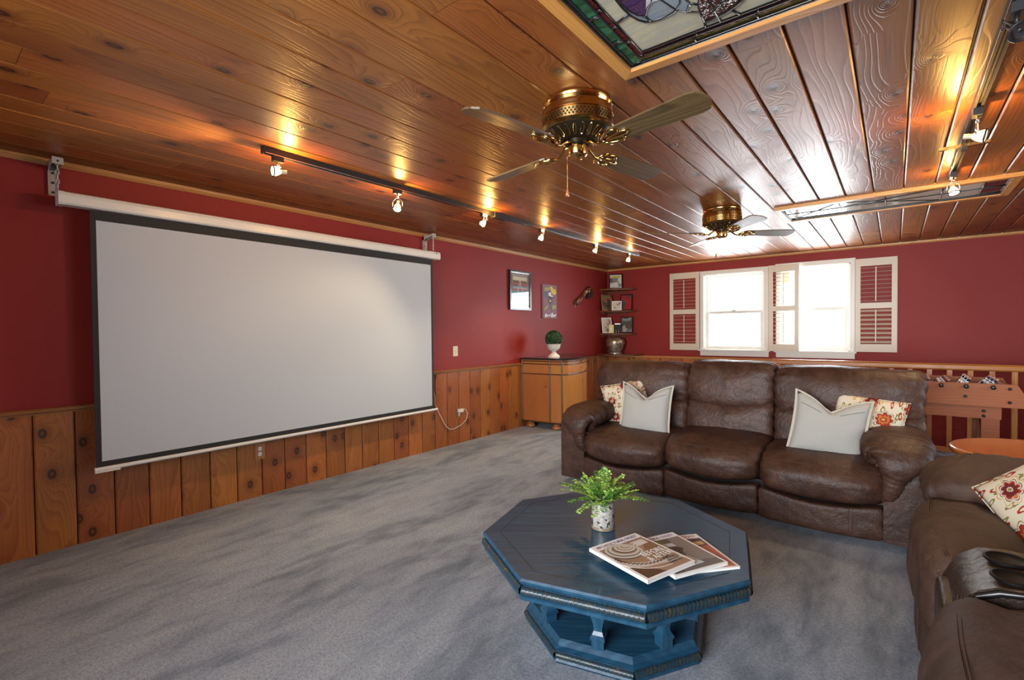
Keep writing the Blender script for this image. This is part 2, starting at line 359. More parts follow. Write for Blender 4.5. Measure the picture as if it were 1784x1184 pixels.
def lathe(bm, prof, n=24, c=(0, 0, 0), mi=0):
    rings = []
    for r, z in prof:
        rings.append([bm.verts.new((c[0]+r*math.cos(2*PI*i/n), c[1]+r*math.sin(2*PI*i/n), c[2]+z)) for i in range(n)] if r > 1e-5 else [bm.verts.new((c[0], c[1], c[2]+z))])
    for a, b in zip(rings, rings[1:]):
        for i in range(n):
            j = (i+1) % n
            if len(a) == 1 and len(b) == 1: continue
            if len(a) == 1: f = bm.faces.new((a[0], b[i], b[j]))
            elif len(b) == 1: f = bm.faces.new((a[i], b[0], a[j]))
            else: f = bm.faces.new((a[i], b[i], b[j], a[j]))
            f.material_index = mi
    for ring in (rings[0], rings[-1]):
        if len(ring) > 2: 
            f = bm.faces.new(ring); f.material_index = mi
def tube(bm, pts, rad, n=8, closed=False, caps=True, mi=0, flat=1.0):
    pts = [Vector(p) for p in pts]; rs = rad if hasattr(rad, '__len__') else [rad]*len(pts)
    rings = []; prev = None; N = len(pts)
    for i, p in enumerate(pts):
        a = pts[(i-1) % N] if (closed or i > 0) else p; b = pts[(i+1) % N] if (closed or i < N-1) else p
        d = (b-a).normalized()
        if prev is None:
            up = Vector((0, 0, 1)) if abs(d.z) < .9 else Vector((1, 0, 0))
            s = d.cross(up).normalized()
        else: s = (prev - d*prev.dot(d)).normalized()
        prev = s; t = d.cross(s).normalized()
        rings.append([bm.verts.new(p + s*rs[i]*math.cos(2*PI*k/n) + t*rs[i]*flat*math.sin(2*PI*k/n)) for k in range(n)])
    M_ = N if closed else N-1
    for i in range(M_):
        a, b = rings[i], rings[(i+1) % N]
        for k in range(n):
            f = bm.faces.new((a[k], a[(k+1) % n], b[(k+1) % n], b[k])); f.material_index = mi
    if caps and not closed:
        bm.faces.new(rings[0][::-1]).material_index = mi; bm.faces.new(rings[-1]).material_index = mi
def cyl(bm, p0, p1, r0, r1=None, n=16): tube(bm, [p0, p1], [r0, r0 if r1 is None else r1], n)
def puff(sx, sy, sz, k=4.0, cuts=10, deform=None, wr=0.0, wfreq=(5, 5, 5), seed=0.0, k2=None):
    # a stuffed block: cube grid pulled to a superellipsoid, then deformed
    bm = bmesh.new(); bmesh.ops.create_cube(bm, size=2.0)
    bmesh.ops.subdivide_edges(bm, edges=bm.edges[:], cuts=cuts, use_grid_fill=True)
    for v in bm.verts:
        p = v.co; s = (abs(p.x)**k + abs(p.y)**k + abs(p.z)**k)**(-1.0/k)
        q = p*s; q = Vector((q.x*sx/2, q.y*sy/2, q.z*sz/2))
        if deform: q = Vector(deform(q, p))
        if wr:
            nrm = Vector((p.x, p.y, p.z)).normalized()
            w = noise.noise(Vector((q.x*wfreq[0]+seed, q.y*wfreq[1], q.z*wfreq[2])))
            q += nrm*w*wr
        v.co = q
    return bm
def thing(name, label, cat, loc=(0, 0, 0), rotz=0.0, group=None):
    o = bpy.data.objects.new(name, None); COL.objects.link(o); o.empty_display_size = .1
    o.location = loc; o.rotation_euler = (0, 0, rotz); return tag(o, label, cat, group)
def tag(o, label, cat, group=None):
    o['label'] = label; o['category'] = cat
    if group: o['group'] = group
    return o
def struct(o): o['kind'] = 'structure'; return o
def stuff(o): o['kind'] = 'stuff'; return o
def wall_text(txt, size, mat, parent, mtx, name='lettering', depth=.0006, width=None):
    cu = bpy.data.curves.new('lettering_curve', 'FONT'); cu.body = txt; cu.size = size; cu.extrude = depth; cu.align_x = 'CENTER'; cu.align_y = 'CENTER'
    tmp = bpy.data.objects.new('lettering_tmp', cu); COL.objects.link(tmp)
    bpy.context.view_layer.update()
    me = bpy.data.meshes.new_from_object(tmp.evaluated_get(bpy.context.evaluated_depsgraph_get()))
    bpy.data.objects.remove(tmp); 
    if width:
        xs = [v.co.x for v in me.vertices]; k = width/(max(xs)-min(xs)) if xs else 1
        for v in me.vertices: v.co.x *= k
    me.materials.clear()
    o = link(name, me, mat, parent); o.matrix_local = mtx; return o

# ================================================================== SETTING
# floor: carpet with the stair opening cut out
bm = bmesh.new()
box(bm, 0, RX, FY, 7.06, -.2, 0); box(bm, 0, 2.86, 7.06, FARY, -.2, 0)
floor = struct(finish(bm, 'floor', M['carpet']))
# left wall with paint above, planks below
wl = struct(bx('wall_left', -.12, 0, FY-.12, FARY+.12, -1.3, H, M['red'], origin=False))
def plank_mesh(L, w, th, ch, axis):
    # a board with chamfered long edges on its face; local: length 0..L, width 0..w, face at +th
    pr = [(0.0, 0.0), (0.0, th-ch), (ch, th), (w-ch, th), (w, th-ch), (w, 0.0)]
    bm = bmesh.new()
    def P(p, a):
        return {'wall_left': (p[1], p[0], a), 'ceil': (p[0], a, -p[1]), 'wall_back': (p[0], -p[1], a)}[axis]
    A = [bm.verts.new(P(p, 0)) for p in pr]; B = [bm.verts.new(P(p, L)) for p in pr]
    bm.faces.new(A); bm.faces.new(B[::-1])
    for i in range(6): bm.faces.new((A[i], B[i], B[(i+1) % 6], A[(i+1) % 6]))
    bmesh.ops.recalc_face_normals(bm, faces=bm.faces[:])
    me = bpy.data.meshes.new('plank'); bm.to_mesh(me); bm.free(); return me
me = plank_mesh(.865, .188, .018, .007, 'wall_left')
me.materials.append(M['wains'])
y = .501-.1938*11
while y < FARY-.03:
    if y+.194 > FY:
        o = link('plank', me, None, wl); o.location = (0, y, .0)
    y += .1938
bx('groove_backing', 0, .004, FY, FARY, 0, .87, M['groove'], wl)
bm = bmesh.new(); prism(bm, [(0, .86), (.024, .86), (.024, .868), (.034, .874), (.036, .89), (.026, .897), (0, .897)], FY, FARY, 'Y')
struct(finish(bm, 'trim_1', M['chair']))
# back wall (the far one, with the two windows)
W1 = (1.72, 2.60, 1.02, 2.21); W2 = (2.81, 3.66, 1.02, 2.23)
bm = bmesh.new()
box(bm, 0, W1[0], FARY, FARY+.14, -1.3, H); box(bm, W1[1], W2[0], FARY, FARY+.14, -1.3, H); box(bm, W2[1], RX+.12, FARY, FARY+.14, -1.3, H)
for w in (W1, W2):
    box(bm, w[0], w[1], FARY, FARY+.14, -1.3, w[2]); box(bm, w[0], w[1], FARY, FARY+.14, w[3], H)
wb = struct(finish(bm, 'wall_back', M['red']))
me = plank_mesh(.865, .188, .018, .007, 'wall_back'); me.materials.append(M['wains'])
for i in range(14):
    o = link('plank', me, None, wb); o.location = (.02+i*.1938, FARY, 0)
bx('groove_backing', .02, 2.73, FARY-.004, FARY, 0, .87, M['groove'], wb)
bm = bmesh.new(); prism(bm, [(FARY, .86), (FARY-.024, .86), (FARY-.034, .874), (FARY-.036, .89), (FARY-.026, .897), (FARY, .897)], .03, 2.73, 'X')
struct(finish(bm, 'trim_2', M['trimx']))
# right wall and the wall behind the camera, each with an opening invented for fill light
bm = bmesh.new()
for a in ((FY, 3.1, 0, H), (5.5, FARY, -1.3, H), (3.1, 5.5, 0, .75), (3.1, 5.5, 2.25, H)): box(bm, RX, RX+.12, a[0], a[1], a[2], a[3])
wr_ = struct(finish(bm, 'wall_right', M['red']))
bm = bmesh.new()
for a in ((0, 1.8, 0, H), (4.6, RX, 0, H), (1.8, 4.6, 0, .75), (1.8, 4.6, 2.25, H)): box(bm, a[0], a[1], FY-.12, FY, a[2], a[3])
wf_ = struct(finish(bm, 'wall_front', M['red']))
# stairwell below the opening
bm = bmesh.new(); box(bm, 2.74, 2.86, 7.06, FARY, -1.3, -.2); box(bm, 2.74, RX, 6.94, 7.06, -1.3, -.2); box(bm, 2.74, RX+.1, 6.94, FARY, -1.4, -1.3)
struct(finish(bm, 'wall_stairwell', M['red']))
bx_ = bx('trim_3', 2.78, RX, 7.02, 7.08, -.2, .012, M['oak']); struct(bx_)
bx_ = bx('trim_4', 2.8, RX, FARY-.02, FARY, -.06, .075, M['red']); struct(bx_)
# ceiling: boards running away along the left wall
ceil = struct(bx('ceiling', -.12, RX+.12, FY-.12, FARY+.14, H+.02, H+.16, M['groove'], origin=False))
edges = [3.2555-.1912*k for k in range(17, 0, -1)] + [3.2555+.1866*k for k in range(0, 21)]
edges[0] = 0.0
rc = random.Random(3)
for a, b in zip(edges, edges[1:]):
    if a > RX: break
    cuts = [FY]; yy = FY + rc.uniform(1.0, 3.9)
    while yy < FARY-.5: cuts.append(yy); yy += rc.uniform(2.6, 4.6)
    cuts.append(FARY)
    gap = .0028 if a < 3.0 else .006
    for s, e in zip(cuts, cuts[1:]):
        me = plank_mesh(e-s-.0015, b-a-gap, .018, .005 if a < 3.0 else .007, 'ceil'); me.materials.append(M['ceil'])
        o = link('plank', me, None, ceil); o.location = (a+gap/2, s, H+.018 + rc.uniform(-.001, .001))
# crown strips
bm = bmesh.new(); prism(bm, [(0, H-.038), (.008, H-.038), (.02, H-.02), (.022, H), (0, H)], FY, FARY, 'Y'); struct(finish(bm, 'trim_5', M['trimw']))
bm = bmesh.new(); prism(bm, [(FARY, H-.03), (FARY-.008, H-.03), (FARY-.018, H-.014), (FARY-.02, H), (FARY, H)], 0, RX, 'X'); struct(finish(bm, 'trim_6', M['trimx']))

# windows: casing, jamb, two sashes with panes, sill, apron
def window(idx, w, cas, top, sill_x):
    root = bpy.data.objects.new('window_%d' % idx, None); COL.objects.link(root); struct(root); root.location = ((w[0]+w[1])/2, FARY, w[2])
    cx, cz = root.location.x, root.location.z
    def b(name, x0, x1, y0, y1, z0, z1, mat=M['white'], parent=root, bevel=.003):
        o = bx(name, x0-cx, x1-cx, y0-FARY, y1-FARY, z0-cz, z1-cz, mat, parent, bevel=bevel); return o
    x0, x1, z0, z1 = w
    bm = bmesh.new()
    def q(a): box(bm, a[0]-cx, a[1]-cx, a[2]-FARY, a[3]-FARY, a[4]-cz, a[5]-cz)
    q((x0-cas, x0, FARY-.022, FARY, z0-.02, z1)); q((x1, x1+cas, FARY-.022, FARY, z0-.02, z1)); q((x0-cas, x1+cas, FARY-.024, FARY, z1, top))
    q((x0-cas-.006, x1+cas+.006, FARY-.034, FARY, top-.012, top+.006))
    finish(bm, 'casing', M['white'], root, bevel=.003)
    bm = bmesh.new()
    q((x0, x0+.014, FARY, FARY+.14, z0, z1)); q((x1-.014, x1, FARY, FARY+.14, z0, z1)); q((x0, x1, FARY, FARY+.14, z1-.014, z1)); q((x0, x1, FARY, FARY+.14, z0-.002, z0+.012))
    finish(bm, 'jamb', M['white'], root)
    mid = (z0+z1)/2-.01
    for (yy, za, zb) in ((FARY+.085, mid-.02, z1-.014), (FARY+.05, z0+.012, mid+.02)):
        bm = bmesh.new(); xa, xb = x0+.014, x1-.014
        q((xa, xa+.05, yy, yy+.034, za, zb)); q((xb-.05, xb, yy, yy+.034, za, zb)); q((xa+.05, xb-.05, yy, yy+.034, zb-.04, zb)); q((xa+.05, xb-.05, yy, yy+.034, za, za+.045))
        s = finish(bm, 'sash', M['white'], root, bevel=.004)
        b('pane', xa+.05, xb-.05, yy+.015, yy+.019, za+.045, zb-.04, M['glass'], s, 0)
    b('latch', cx-.03, cx+.03, FARY+.035, FARY+.055, mid+.02, mid+.032, M['brass'])
    b('sill', sill_x[0]-.02, sill_x[1]+.02, FARY-.06, FARY+.05, z0-.024, z0, M['white'])
    b('apron', sill_x[0], sill_x[1], FARY-.02, FARY, z0-.1, z0-.024, M['white'])
    return root
window(1, W1, .055, 2.265, (1.665, 2.66))
window(2, W2, .052, 2.285, (2.758, 3.712))
# far outside view: pale sky only (world); a roller blind edge inside the second window
bl = thing('roller_blind', 'cream roller blind tucked at the top left of the right-hand window', 'blind', (2.83, FARY+.03, 2.10))
bx('blind_tube', 0, .11, -.012, .012, .04, .07, M['cream'], bl, bevel=.006); bx('blind_cloth', .005, .1, -.001, .001, -.10, .05, M['cream'], bl)

# shutters on the far wall
def shutter(label, x0, x1, z0, z1, y, tilts, rotz=0.0):
    t = thing('window_shutter', label, 'shutter', (x0, y, z0), rotz, 'louvred shutters at the far windows')
    w = x1-x0; h = z1-z0; st = .058; mid = h*.465
    bm = bmesh.new()
    box(bm, 0, st, -.028, 0, 0, h); box(bm, w-st, w, -.028, 0, 0, h)
    finish(bm, 'stile', M['cream'], t, bevel=.002)
    for (a, b_) in ((0, .105), (mid, mid+.075), (h-.10, h)): bx('rail', st, w-st, -.026, -.002, a, b_, M['cream'], t, bevel=.002)
    for (a, b_, ang, n) in ((.105, mid, tilts[1], 8), (mid+.075, h-.10, tilts[0], 9)):
        me = None
        for i in range(n):
            zc = a + (b_-a)*(i+.5)/n
            if me is None:
                bm = bmesh.new(); prism(bm, [(-.022, -.001), (0, -.0045), (.022, -.001), (.022, .001), (0, .0045), (-.022, .001)], st-w/2, w-st-w/2, 'X'); o = finish(bm, 'louver', M['cream'], t); me = o.data
            else: o = link('louver', me, None, t)
            o.location = (w/2, -.014, zc); o.rotation_euler = (ang, 0, 0)
        bx('tilt_rod', w/2-.006, w/2+.006, -.046, -.036, a+.02, b_-.02, M['cream'], t, bevel=.001)
    return t
shutter('cream louvred shutter folded flat on the wall left of the windows', 1.172, 1.655, 1.005, 2.275, FARY-.005, (R(8), R(8)))
shutter('cream louvred shutter standing between the two windows, bright panes behind it', 2.668, 3.062, 1.012, 2.272, FARY-.05, (R(12), R(8)))
shutter('cream louvred shutter folded flat on the wall right of the windows', 3.716, 4.163, 1.02, 2.268, FARY-.005, (R(6), R(38)))

# ================================================================== PROJECTOR SCREEN
SX = .15
t = thing('projector_screen', 'wide white projector screen pulled down in front of the left wall', 'projector screen', (SX, 2.21, .49))
SCR = t
oy, oz = 2.21, .49
bx('screen_cloth', -.001, .001, .795-oy, 3.625-oy, .535-oz, 2.075-oz, M['screen'], t)
bm = bmesh.new()
for a in ((.765, .795, .50, 2.135), (3.625, 3.652, .50, 2.135), (.795, 3.625, .50, .535), (.795, 3.625, 2.075, 2.135)):
    box(bm, -.0012, .0012, a[0]-oy, a[1]-oy, a[2]-oz, a[3]-oz)
finish(bm, 'black_border', M['border'], t)
bm = bmesh.new(); tube(bm, [(0, .758-oy, .487-oz), (0, 3.70-oy, .487-oz)], .0135, 12, flat=1.0)
finish(bm, 'bottom_bar', M['metalw'], t, smooth=True, angle=R(40))
bx('pull_grip', -.006, .02, .757-oy, .885-oy, .468-oz, .476-oz, M['metalw'], t, bevel=.003)
pr = [(-.05, 2.15), (-.045, 2.142), (.03, 2.142), (.042, 2.152), (.042, 2.195), (.034, 2.215), (.02, 2.222), (-.045, 2.222), (-.052, 2.215)]
bm = bmesh.new(); prism(bm, [(a, b-oz) for a, b in pr], .645-oy, 3.72-oy, 'Y')
finish(bm, 'screen_case', M['metalw'], t, bevel=.004)
for (a, b) in ((.615, .645), (3.60, 3.735)):
    bm = bmesh.new(); prism(bm, [(x*1.05, 2.182+(z-2.182)*1.06-oz) for x, z in pr], a-oy, b-oy, 'Y')
    c = finish(bm, 'end_cap', M['metalw'], t, bevel=.006)
bm = bmesh.new(); cyl(bm, (.05, 3.67-oy, 2.20-oz), (.053, 3.67-oy, 2.20-oz), .006, n=10); finish(bm, 'screw', M['blackm'], t)
# wall brackets with chains
def bracket_hanger(y, label):
    t = thing('wall_bracket', label, 'bracket', (0, y, 2.22), 0, 'projector screen wall brackets')
    bm = bmesh.new(); box(bm, 0, .004, -.022, .022, .0, .2); box(bm, 0, .024, -.024, -.021, .0, .2); box(bm, 0, .024, .021, .024, .0, .2)
    pl = finish(bm, 'wall_plate', M['bracket'], t)
    for z in (.02, .08, .14):
        bm = bmesh.new(); cyl(bm, (.004, 0, z), (.006, 0, z), .008, n=10); finish(bm, 'screw_hole', M['blackm'], pl)
    bm = bmesh.new(); prism(bm, [(0, .2), (0, .14), (.03, .15), (.165, .172), (.165, .2)], -.024, -.021, 'Y'); prism(bm, [(0, .2), (0, .14), (.03, .15), (.165, .172), (.165, .2)], .021, .024, 'Y'); box(bm, 0, .165, -.024, .024, .197, .2); box(bm, .163, .167, -.026, .026, .162, .203)
    ar = finish(bm, 'arm', M['bracket'], t)
    bm = bmesh.new(); cyl(bm, (.167, 0, .18), (.169, 0, .18), .006, n=10); finish(bm, 'screw_hole', M['blackm'], ar)
    bm = bmesh.new()
    for k in range(6):
        z = .172-.028*k; pts = []
        for i in range(10):
            a = 2*PI*i/10; dx, dz = .008*math.cos(a), .018*math.sin(a)
            pts.append((.15+(dx if k % 2 else 0), (0 if k % 2 else dx), z+dz))
        tube(bm, pts, .0022, 5, closed=True)
    finish(bm, 'chain', M['bracket'], t, smooth=True)
bracket_hanger(.62, 'grey metal wall bracket and chain holding the near left end of the projector screen')
bracket_hanger(3.67, 'pale metal wall bracket and chain holding the far right end of the projector screen')

# ================================================================== TRACK LIGHTS
def track(label, x, y0, y1, feed):
    t = thing('light_track', label, 'light track', (x, (y0+y1)/2, H-.03), 0, 'ceiling light tracks')
    yc = (y0+y1)/2; z0 = -.008
    bm = bmesh.new()
    prism(bm, [(-.018, .03), (-.018, z0), (-.008, z0), (-.008, .008), (.008, .008), (.008, z0), (.018, z0), (.018, .03)], y0-yc, y1-yc, 'Y')
    finish(bm, 'rail', M['blackm'], t)
    bm = bmesh.new()
    for s in (-1, 1): box(bm, s*.0184-.0006, s*.0184+.0006, y0-yc, y1-yc, z0-.001, z0+.003)
    finish(bm, 'rail_edge', M['chrome'], t)
    for a in (y0, y1): bx('end_cap', -.019, .019, a-yc-.006, a-yc+.006, z0-.002, .03, M['blackm'], t, bevel=.002)
    if feed: bx('feed_box', -.028, .028, feed-yc-.09, feed-yc+.09, z0-.012, .03, M['blackm'], t, bevel=.004)
    return t
track('long black light track on the ceiling near the projector screen wall', 1.237, 1.345, 6.62, 3.50)
track('short black light track on the ceiling above the right-hand sofa', 4.45, 1.99, 4.68, 0)
tr2 = None
SPOT = dict(energy=42, back=10.0)
def spotlight(x, y, aim, drop, label, lit=True, zrot=0):
    d = Vector(aim).normalized()
    t = thing('spotlight', label, 'spotlight', (x, y, H-.04), 0, 'spotlights on the ceiling tracks')
    bx('adapter', -.017, .017, -.03, .03, -.03, .004, M['blackm'], t, bevel=.003)
    c = Vector((0, 0, -.035-drop))
    side = d.cross(Vector((0, 0, 1)))
    side = side.normalized() if side.length > .1 else Vector((1, 0, 0))
    bm = bmesh.new(); cyl(bm, (0, 0, -.028), (0, 0, -.06), .007, n=10)
    for s in (-1, 1):
        tube(bm, [(0, 0, -.055), Vector((0, 0, -.062))+side*.012*s, c+Vector((0, 0, .035))+side*.036*s, c+side*.038*s], .0032, 6)
    finish(bm, 'yoke', M['chrome'] if lit else M['blackm'], t, smooth=True)
    bm = bmesh.new()
    f = c+d*.03; bk = c-d*.028
    # open gimbal ring holding a reflector bulb
    u = side; v = d.cross(u)
    def ring(r, p, n=18): return [p+u*r*math.cos(2*PI*i/n)+v*r*math.sin(2*PI*i/n) for i in range(n)]
    tube(bm, ring(.031, f), .0042, 6, closed=True)
    finish(bm, 'lamp_ring', M['blackm'], t, smooth=True)
    bm = bmesh.new(); cyl(bm, c-d*.016, c-d*.05, .012, .012, 12); finish(bm, 'lamp_socket', M['ivory'] if lit else M['blackm'], t)
    bm = bmesh.new()
    prof = [(.009, -.02), (.014, -.014), (.021, -.002), (.026, .012), (.028, .024)]
    rows = [[bm.verts.new(p) for p in ring(r, c+d*z)] for r, z in prof]
    for a, b in zip(rows, rows[1:]):
        for i in range(18): bm.faces.new((a[i], a[(i+1) % 18], b[(i+1) % 18], b[i]))
    finish(bm, 'reflector_bulb', M['bulbb'] if lit else M['reflector'], t, smooth=True)
    bm = bmesh.new(); vs = [bm.verts.new(p) for p in ring(.028, c+d*.0245)]; cv = bm.verts.new(c+d*.027)
    for i in range(18): bm.faces.new((vs[i], vs[(i+1) % 18], cv))
    finish(bm, 'lens', M['bulb'] if lit else M['reflector'], t, smooth=True)
    if not lit:
        bm = bmesh.new(); cyl(bm, c+d*.026, c+d*.031, .006, n=10); finish(bm, 'bulb_pin', M['blackm'], t)
    if lit:
        l = bpy.data.lights.new('spot_beam', 'SPOT'); l.energy = SPOT['energy']; l.color = (1.0, .74, .42); l.spot_size = R(85); l.spot_blend = .7; l.shadow_soft_size = .03
        o = bpy.data.objects.new('spot_beam', l); COL.objects.link(o); o.parent = t; o.location = f+d*.02
        o.rotation_euler = (-d).to_track_quat('Z', 'Y').to_euler()
        l = bpy.data.lights.new('back_glow', 'POINT'); l.energy = SPOT['back']; l.color = (1.0, .52, .13); l.shadow_soft_size = .012
        o = bpy.data.objects.new('back_glow', l); COL.objects.link(o); o.parent = t; o.location = bk-d*.04+Vector((0, 0, .012))
    return t
spotlight(1.237, 1.43, (-.1, -1, -.12), .05, 'lit spotlight nearest the camera on the long track, aimed back to the left')
spotlight(1.237, 2.32, (.35, -.5, -1), .085, 'lit spotlight second along the long track, hanging lowest of the row')
spotlight(1.237, 3.28, (-.5, -.5, -.8), .045, 'lit spotlight beside the black feed box of the long track')
spotlight(1.237, 4.19, (-.25, -.35, -.9), .04, 'lit spotlight fourth along the long track, just past the feed box')
spotlight(1.237, 5.35, (-.45, -.2, -.9), .035, 'lit spotlight second from the far end of the long track')
spotlight(1.237, 6.30, (-.2, -.3, -.9), .04, 'lit spotlight at the far end of the long track near the corner shelves')
spotlight(4.45, 3.28, (1, -.2, -.25), .09, 'lit spotlight in the middle of the short right-hand track, aimed right')
spotlight(4.45, 4.52, (.15, -.35, -.9), .075, 'lit spotlight at the far end of the short right-hand track')
spotlight(4.45, 2.30, (.25, -.75, -.7), .04, 'unlit black spotlight at the top right edge of the picture', lit=False)
bxo = thing('track_bracket', 'thin dark cross bracket fixing the short right-hand track to the ceiling', 'bracket', (4.45, 3.86, H-.02))
bx('cross_bar', -.11, .11, -.012, .012, -.03, -.014, M['antbrass'], bxo, bevel=.002)
bx('cross_stem', -.012, .012, -.03, .03, -.05, -.03, M['blackm'], bxo, bevel=.002)

# ================================================================== CEILING FANS
def fan(x, y, rot, label, pitch=R(-12)):
    t = thing('ceiling_fan', label, 'ceiling fan', (x, y, H), 0, 'brass ceiling fans')
    bm = bmesh.new()
    lathe(bm, [(.10, 0), (.158, -.002), (.163, -.01), (.158, -.02), (.166, -.028), (.161, -.038), (.169, -.046), (.166, -.058), (.172, -.07), (.172, -.078)], 40)
    finish(bm, 'canopy', M['brass'], t, smooth=True, angle=R(60))
    bm = bmesh.new(); lathe(bm, [(.166, -.078), (.170, -.082), (.168, -.125), (.172, -.13), (.160, -.14), (.150, -.142)], 40)
    bd = finish(bm, 'motor_band', M['antbrass'], t, smooth=True, angle=R(40))
    bm = bmesh.new()   # pierced diamond band
    n = 60
    for i in range(n):
        a = 2*PI*i/n
        for z in (-.092, -.103, -.114):
            aa = a + (PI/n if z == -.103 else 0); r = .1702
            def P(da, dz): return bm.verts.new((r*math.cos(aa+da), r*math.sin(aa+da), z+dz))
            bm.faces.new((P(-.032, 0), P(0, -.006), P(.032, 0), P(0, .006)))
    stuff(finish(bm, 'pierced_holes', M['darkvent'], bd))
    bm = bmesh.new(); lathe(bm, [(.155, -.14), (.148, -.146), (.118, -.168), (.075, -.184), (.06, -.186), (.06, -.2)], 40)
    ring = finish(bm, 'vent_ring', M['darkvent'], t, smooth=True, angle=R(60))
    for i in range(22):
        a = 2*PI*i/22
        bm = bmesh.new()
        c, s = math.cos(a), math.sin(a)
        pts = []
        for k in range(12):
            b = 2*PI*k/12; rr = .122+.024*math.cos(b); w = .0075*math.sin(b)
            z = -.1665+(rr-.12)*.72 - .002
            pts.append((rr*c-w*s, rr*s+w*c, z))
        tube(bm, pts, .0016, 4, closed=True)
        finish(bm, 'vent_slot', M['brass'], ring)
    bm = bmesh.new(); lathe(bm, [(.042, -.186), (.042, -.205)], 24); finish(bm, 'motor_collar', M['blackm'], t, smooth=True, angle=R(50))
    bm = bmesh.new(); lathe(bm, [(.045, -.203), (.047, -.207), (.047, -.246), (.044, -.252), (.03, -.262), (0, -.265)], 32); finish(bm, 'switch_cup', M['brass'], t, smooth=True, angle=R(50))
    bm = bmesh.new(); tube(bm, [(-.038, -.01, -.24), (-.05, -.014, -.25), (-.05, -.014, -.40)], .0011, 5); ch = finish(bm, 'pull_chain', M['brass'], t)
    bm = bmesh.new(); lathe(bm, [(.002, 0), (.004, -.006), (.009, -.03), (.008, -.04), (0, -.044)], 12, (-.05, -.014, -.398)); finish(bm, 'pull_knob', M['foot'], ch, smooth=True)
    for k in range(4):
        a = rot + k*PI/2
        # blade: long board with clipped, rounded tip
        out = [(.19, -.038), (.215, -.05), (.40, -.062), (.60, -.070), (.635, -.062), (.655, -.035), (.664, 0), (.655, .035), (.635, .062), (.60, .070), (.40, .062), (.215, .05), (.19, .038)]
        bm = bmesh.new(); prism(bm, out, -.004, .004, 'Z')
        b = finish(bm, 'blade', M['blade'], t, bevel=.0015)
        b.location = (0, 0, -.215); b.rotation_euler = Matrix.Rotation(a, 3, 'Z').to_4x4().to_euler() if False else (Matrix.Rotation(a, 4, 'Z') @ Matrix.Rotation(pitch, 4, 'X')).to_euler()
        # scrolled brass iron under the blade
        bm = bmesh.new()
        tube(bm, [(.05, 0, .022), (.085, 0, .012), (.12, 0, -.016), (.15, 0, -.02), (.185, 0, -.01)], [.010, .009, .008, .009, .008], 8)
        for s in (-1, 1):
            tube(bm, [(.15, 0, -.018), (.17, s*.025, -.014), (.2, s*.042, -.009), (.235, s*.046, -.008), (.255, s*.034, -.008), (.25, s*.02, -.008), (.232, s*.018, -.008)], [.008, .009, .008, .007, .006, .005, .004], 7)
            tube(bm, [(.16, 0, -.015), (.21, s*.01, -.008), (.27, s*.012, -.007), (.30, 0, -.007)], [.008, .008, .006, .004], 7)
            tube(bm, [(.14, 0, -.018), (.155, s*.03, -.012), (.175, s*.05, -.008)], [.007, .006, .004], 6)
        finish(bm, 'blade_iron', M['brass'], b, smooth=True)
    return t
fan(2.935, 2.05, R(-11), 'large brass ceiling fan with four wood blades nearest the camera')
fan(2.893, 4.70, R(40), 'smaller-looking brass ceiling fan further back, near the windows')

# ================================================================== STAINED GLASS CEILING PANELS
def panel_frame(t, w, d, fw, fh, mx, my):
    # mitred frame boards hanging just below the ceiling; local origin at near-left corner
    for (pts, m) in (([(0, 0), (w, 0), (w-fw, fw), (fw, fw)], mx), ([(0, d), (fw, d-fw), (w-fw, d-fw), (w, d)], mx), ([(0, 0), (fw, fw), (fw, d-fw), (0, d)], my), ([(w, 0), (w, d), (w-fw, d-fw), (w-fw, fw)], my)):
        bm = bmesh.new(); prism(bm, pts, -fh, .012, 'Z'); finish(bm, 'frame_board', m, t, bevel=.004)
def pane(t, pts, mat, z=-.012, th=.004, name='glass_pane'):
    bm = bmesh.new(); prism(bm, pts, z, z+th, 'Z'); return finish(bm, name, mat, t)
def lead(t, lines, r=.0045, z=-.014):
    bm = bmesh.new()
    for ln in lines: tube(bm, [(p[0], p[1], z) for p in ln], r, 6)
    return finish(bm, 'lead_came', M['came'], t, smooth=True)
LW, LD = 1.48, .67
t = thing('stained_glass_panel', 'large stained glass ceiling panel with green and red border at the top of the picture', 'stained glass', (3.235, 1.94-LD, H), 0, 'stained glass ceiling panels')
panel_frame(t, LW, LD, .046, .032, M['honey'], M['honeyy'])
bm = bmesh.new()
for a in ((.045, LW-.045, .045, .050), (.045, LW-.045, LD-.050, LD-.045), (.045, .050, .05, LD-.05), (LW-.050, LW-.045, .05, LD-.05)): box(bm, a[0], a[1], a[2], a[3], -.02, 0)
finish(bm, 'metal_lip', M['silver'], t)
bx('backing', .045, LW-.045, .045, LD-.045, -.004, 0, M['gblack'], t)
o_ = .050; b1 = .064; b2 = .104; b3 = .128     # border offsets
lines = []
def ring_rect(o): return [(o, o), (LW-o, o), (LW-o, LD-o), (o, LD-o), (o, o)]
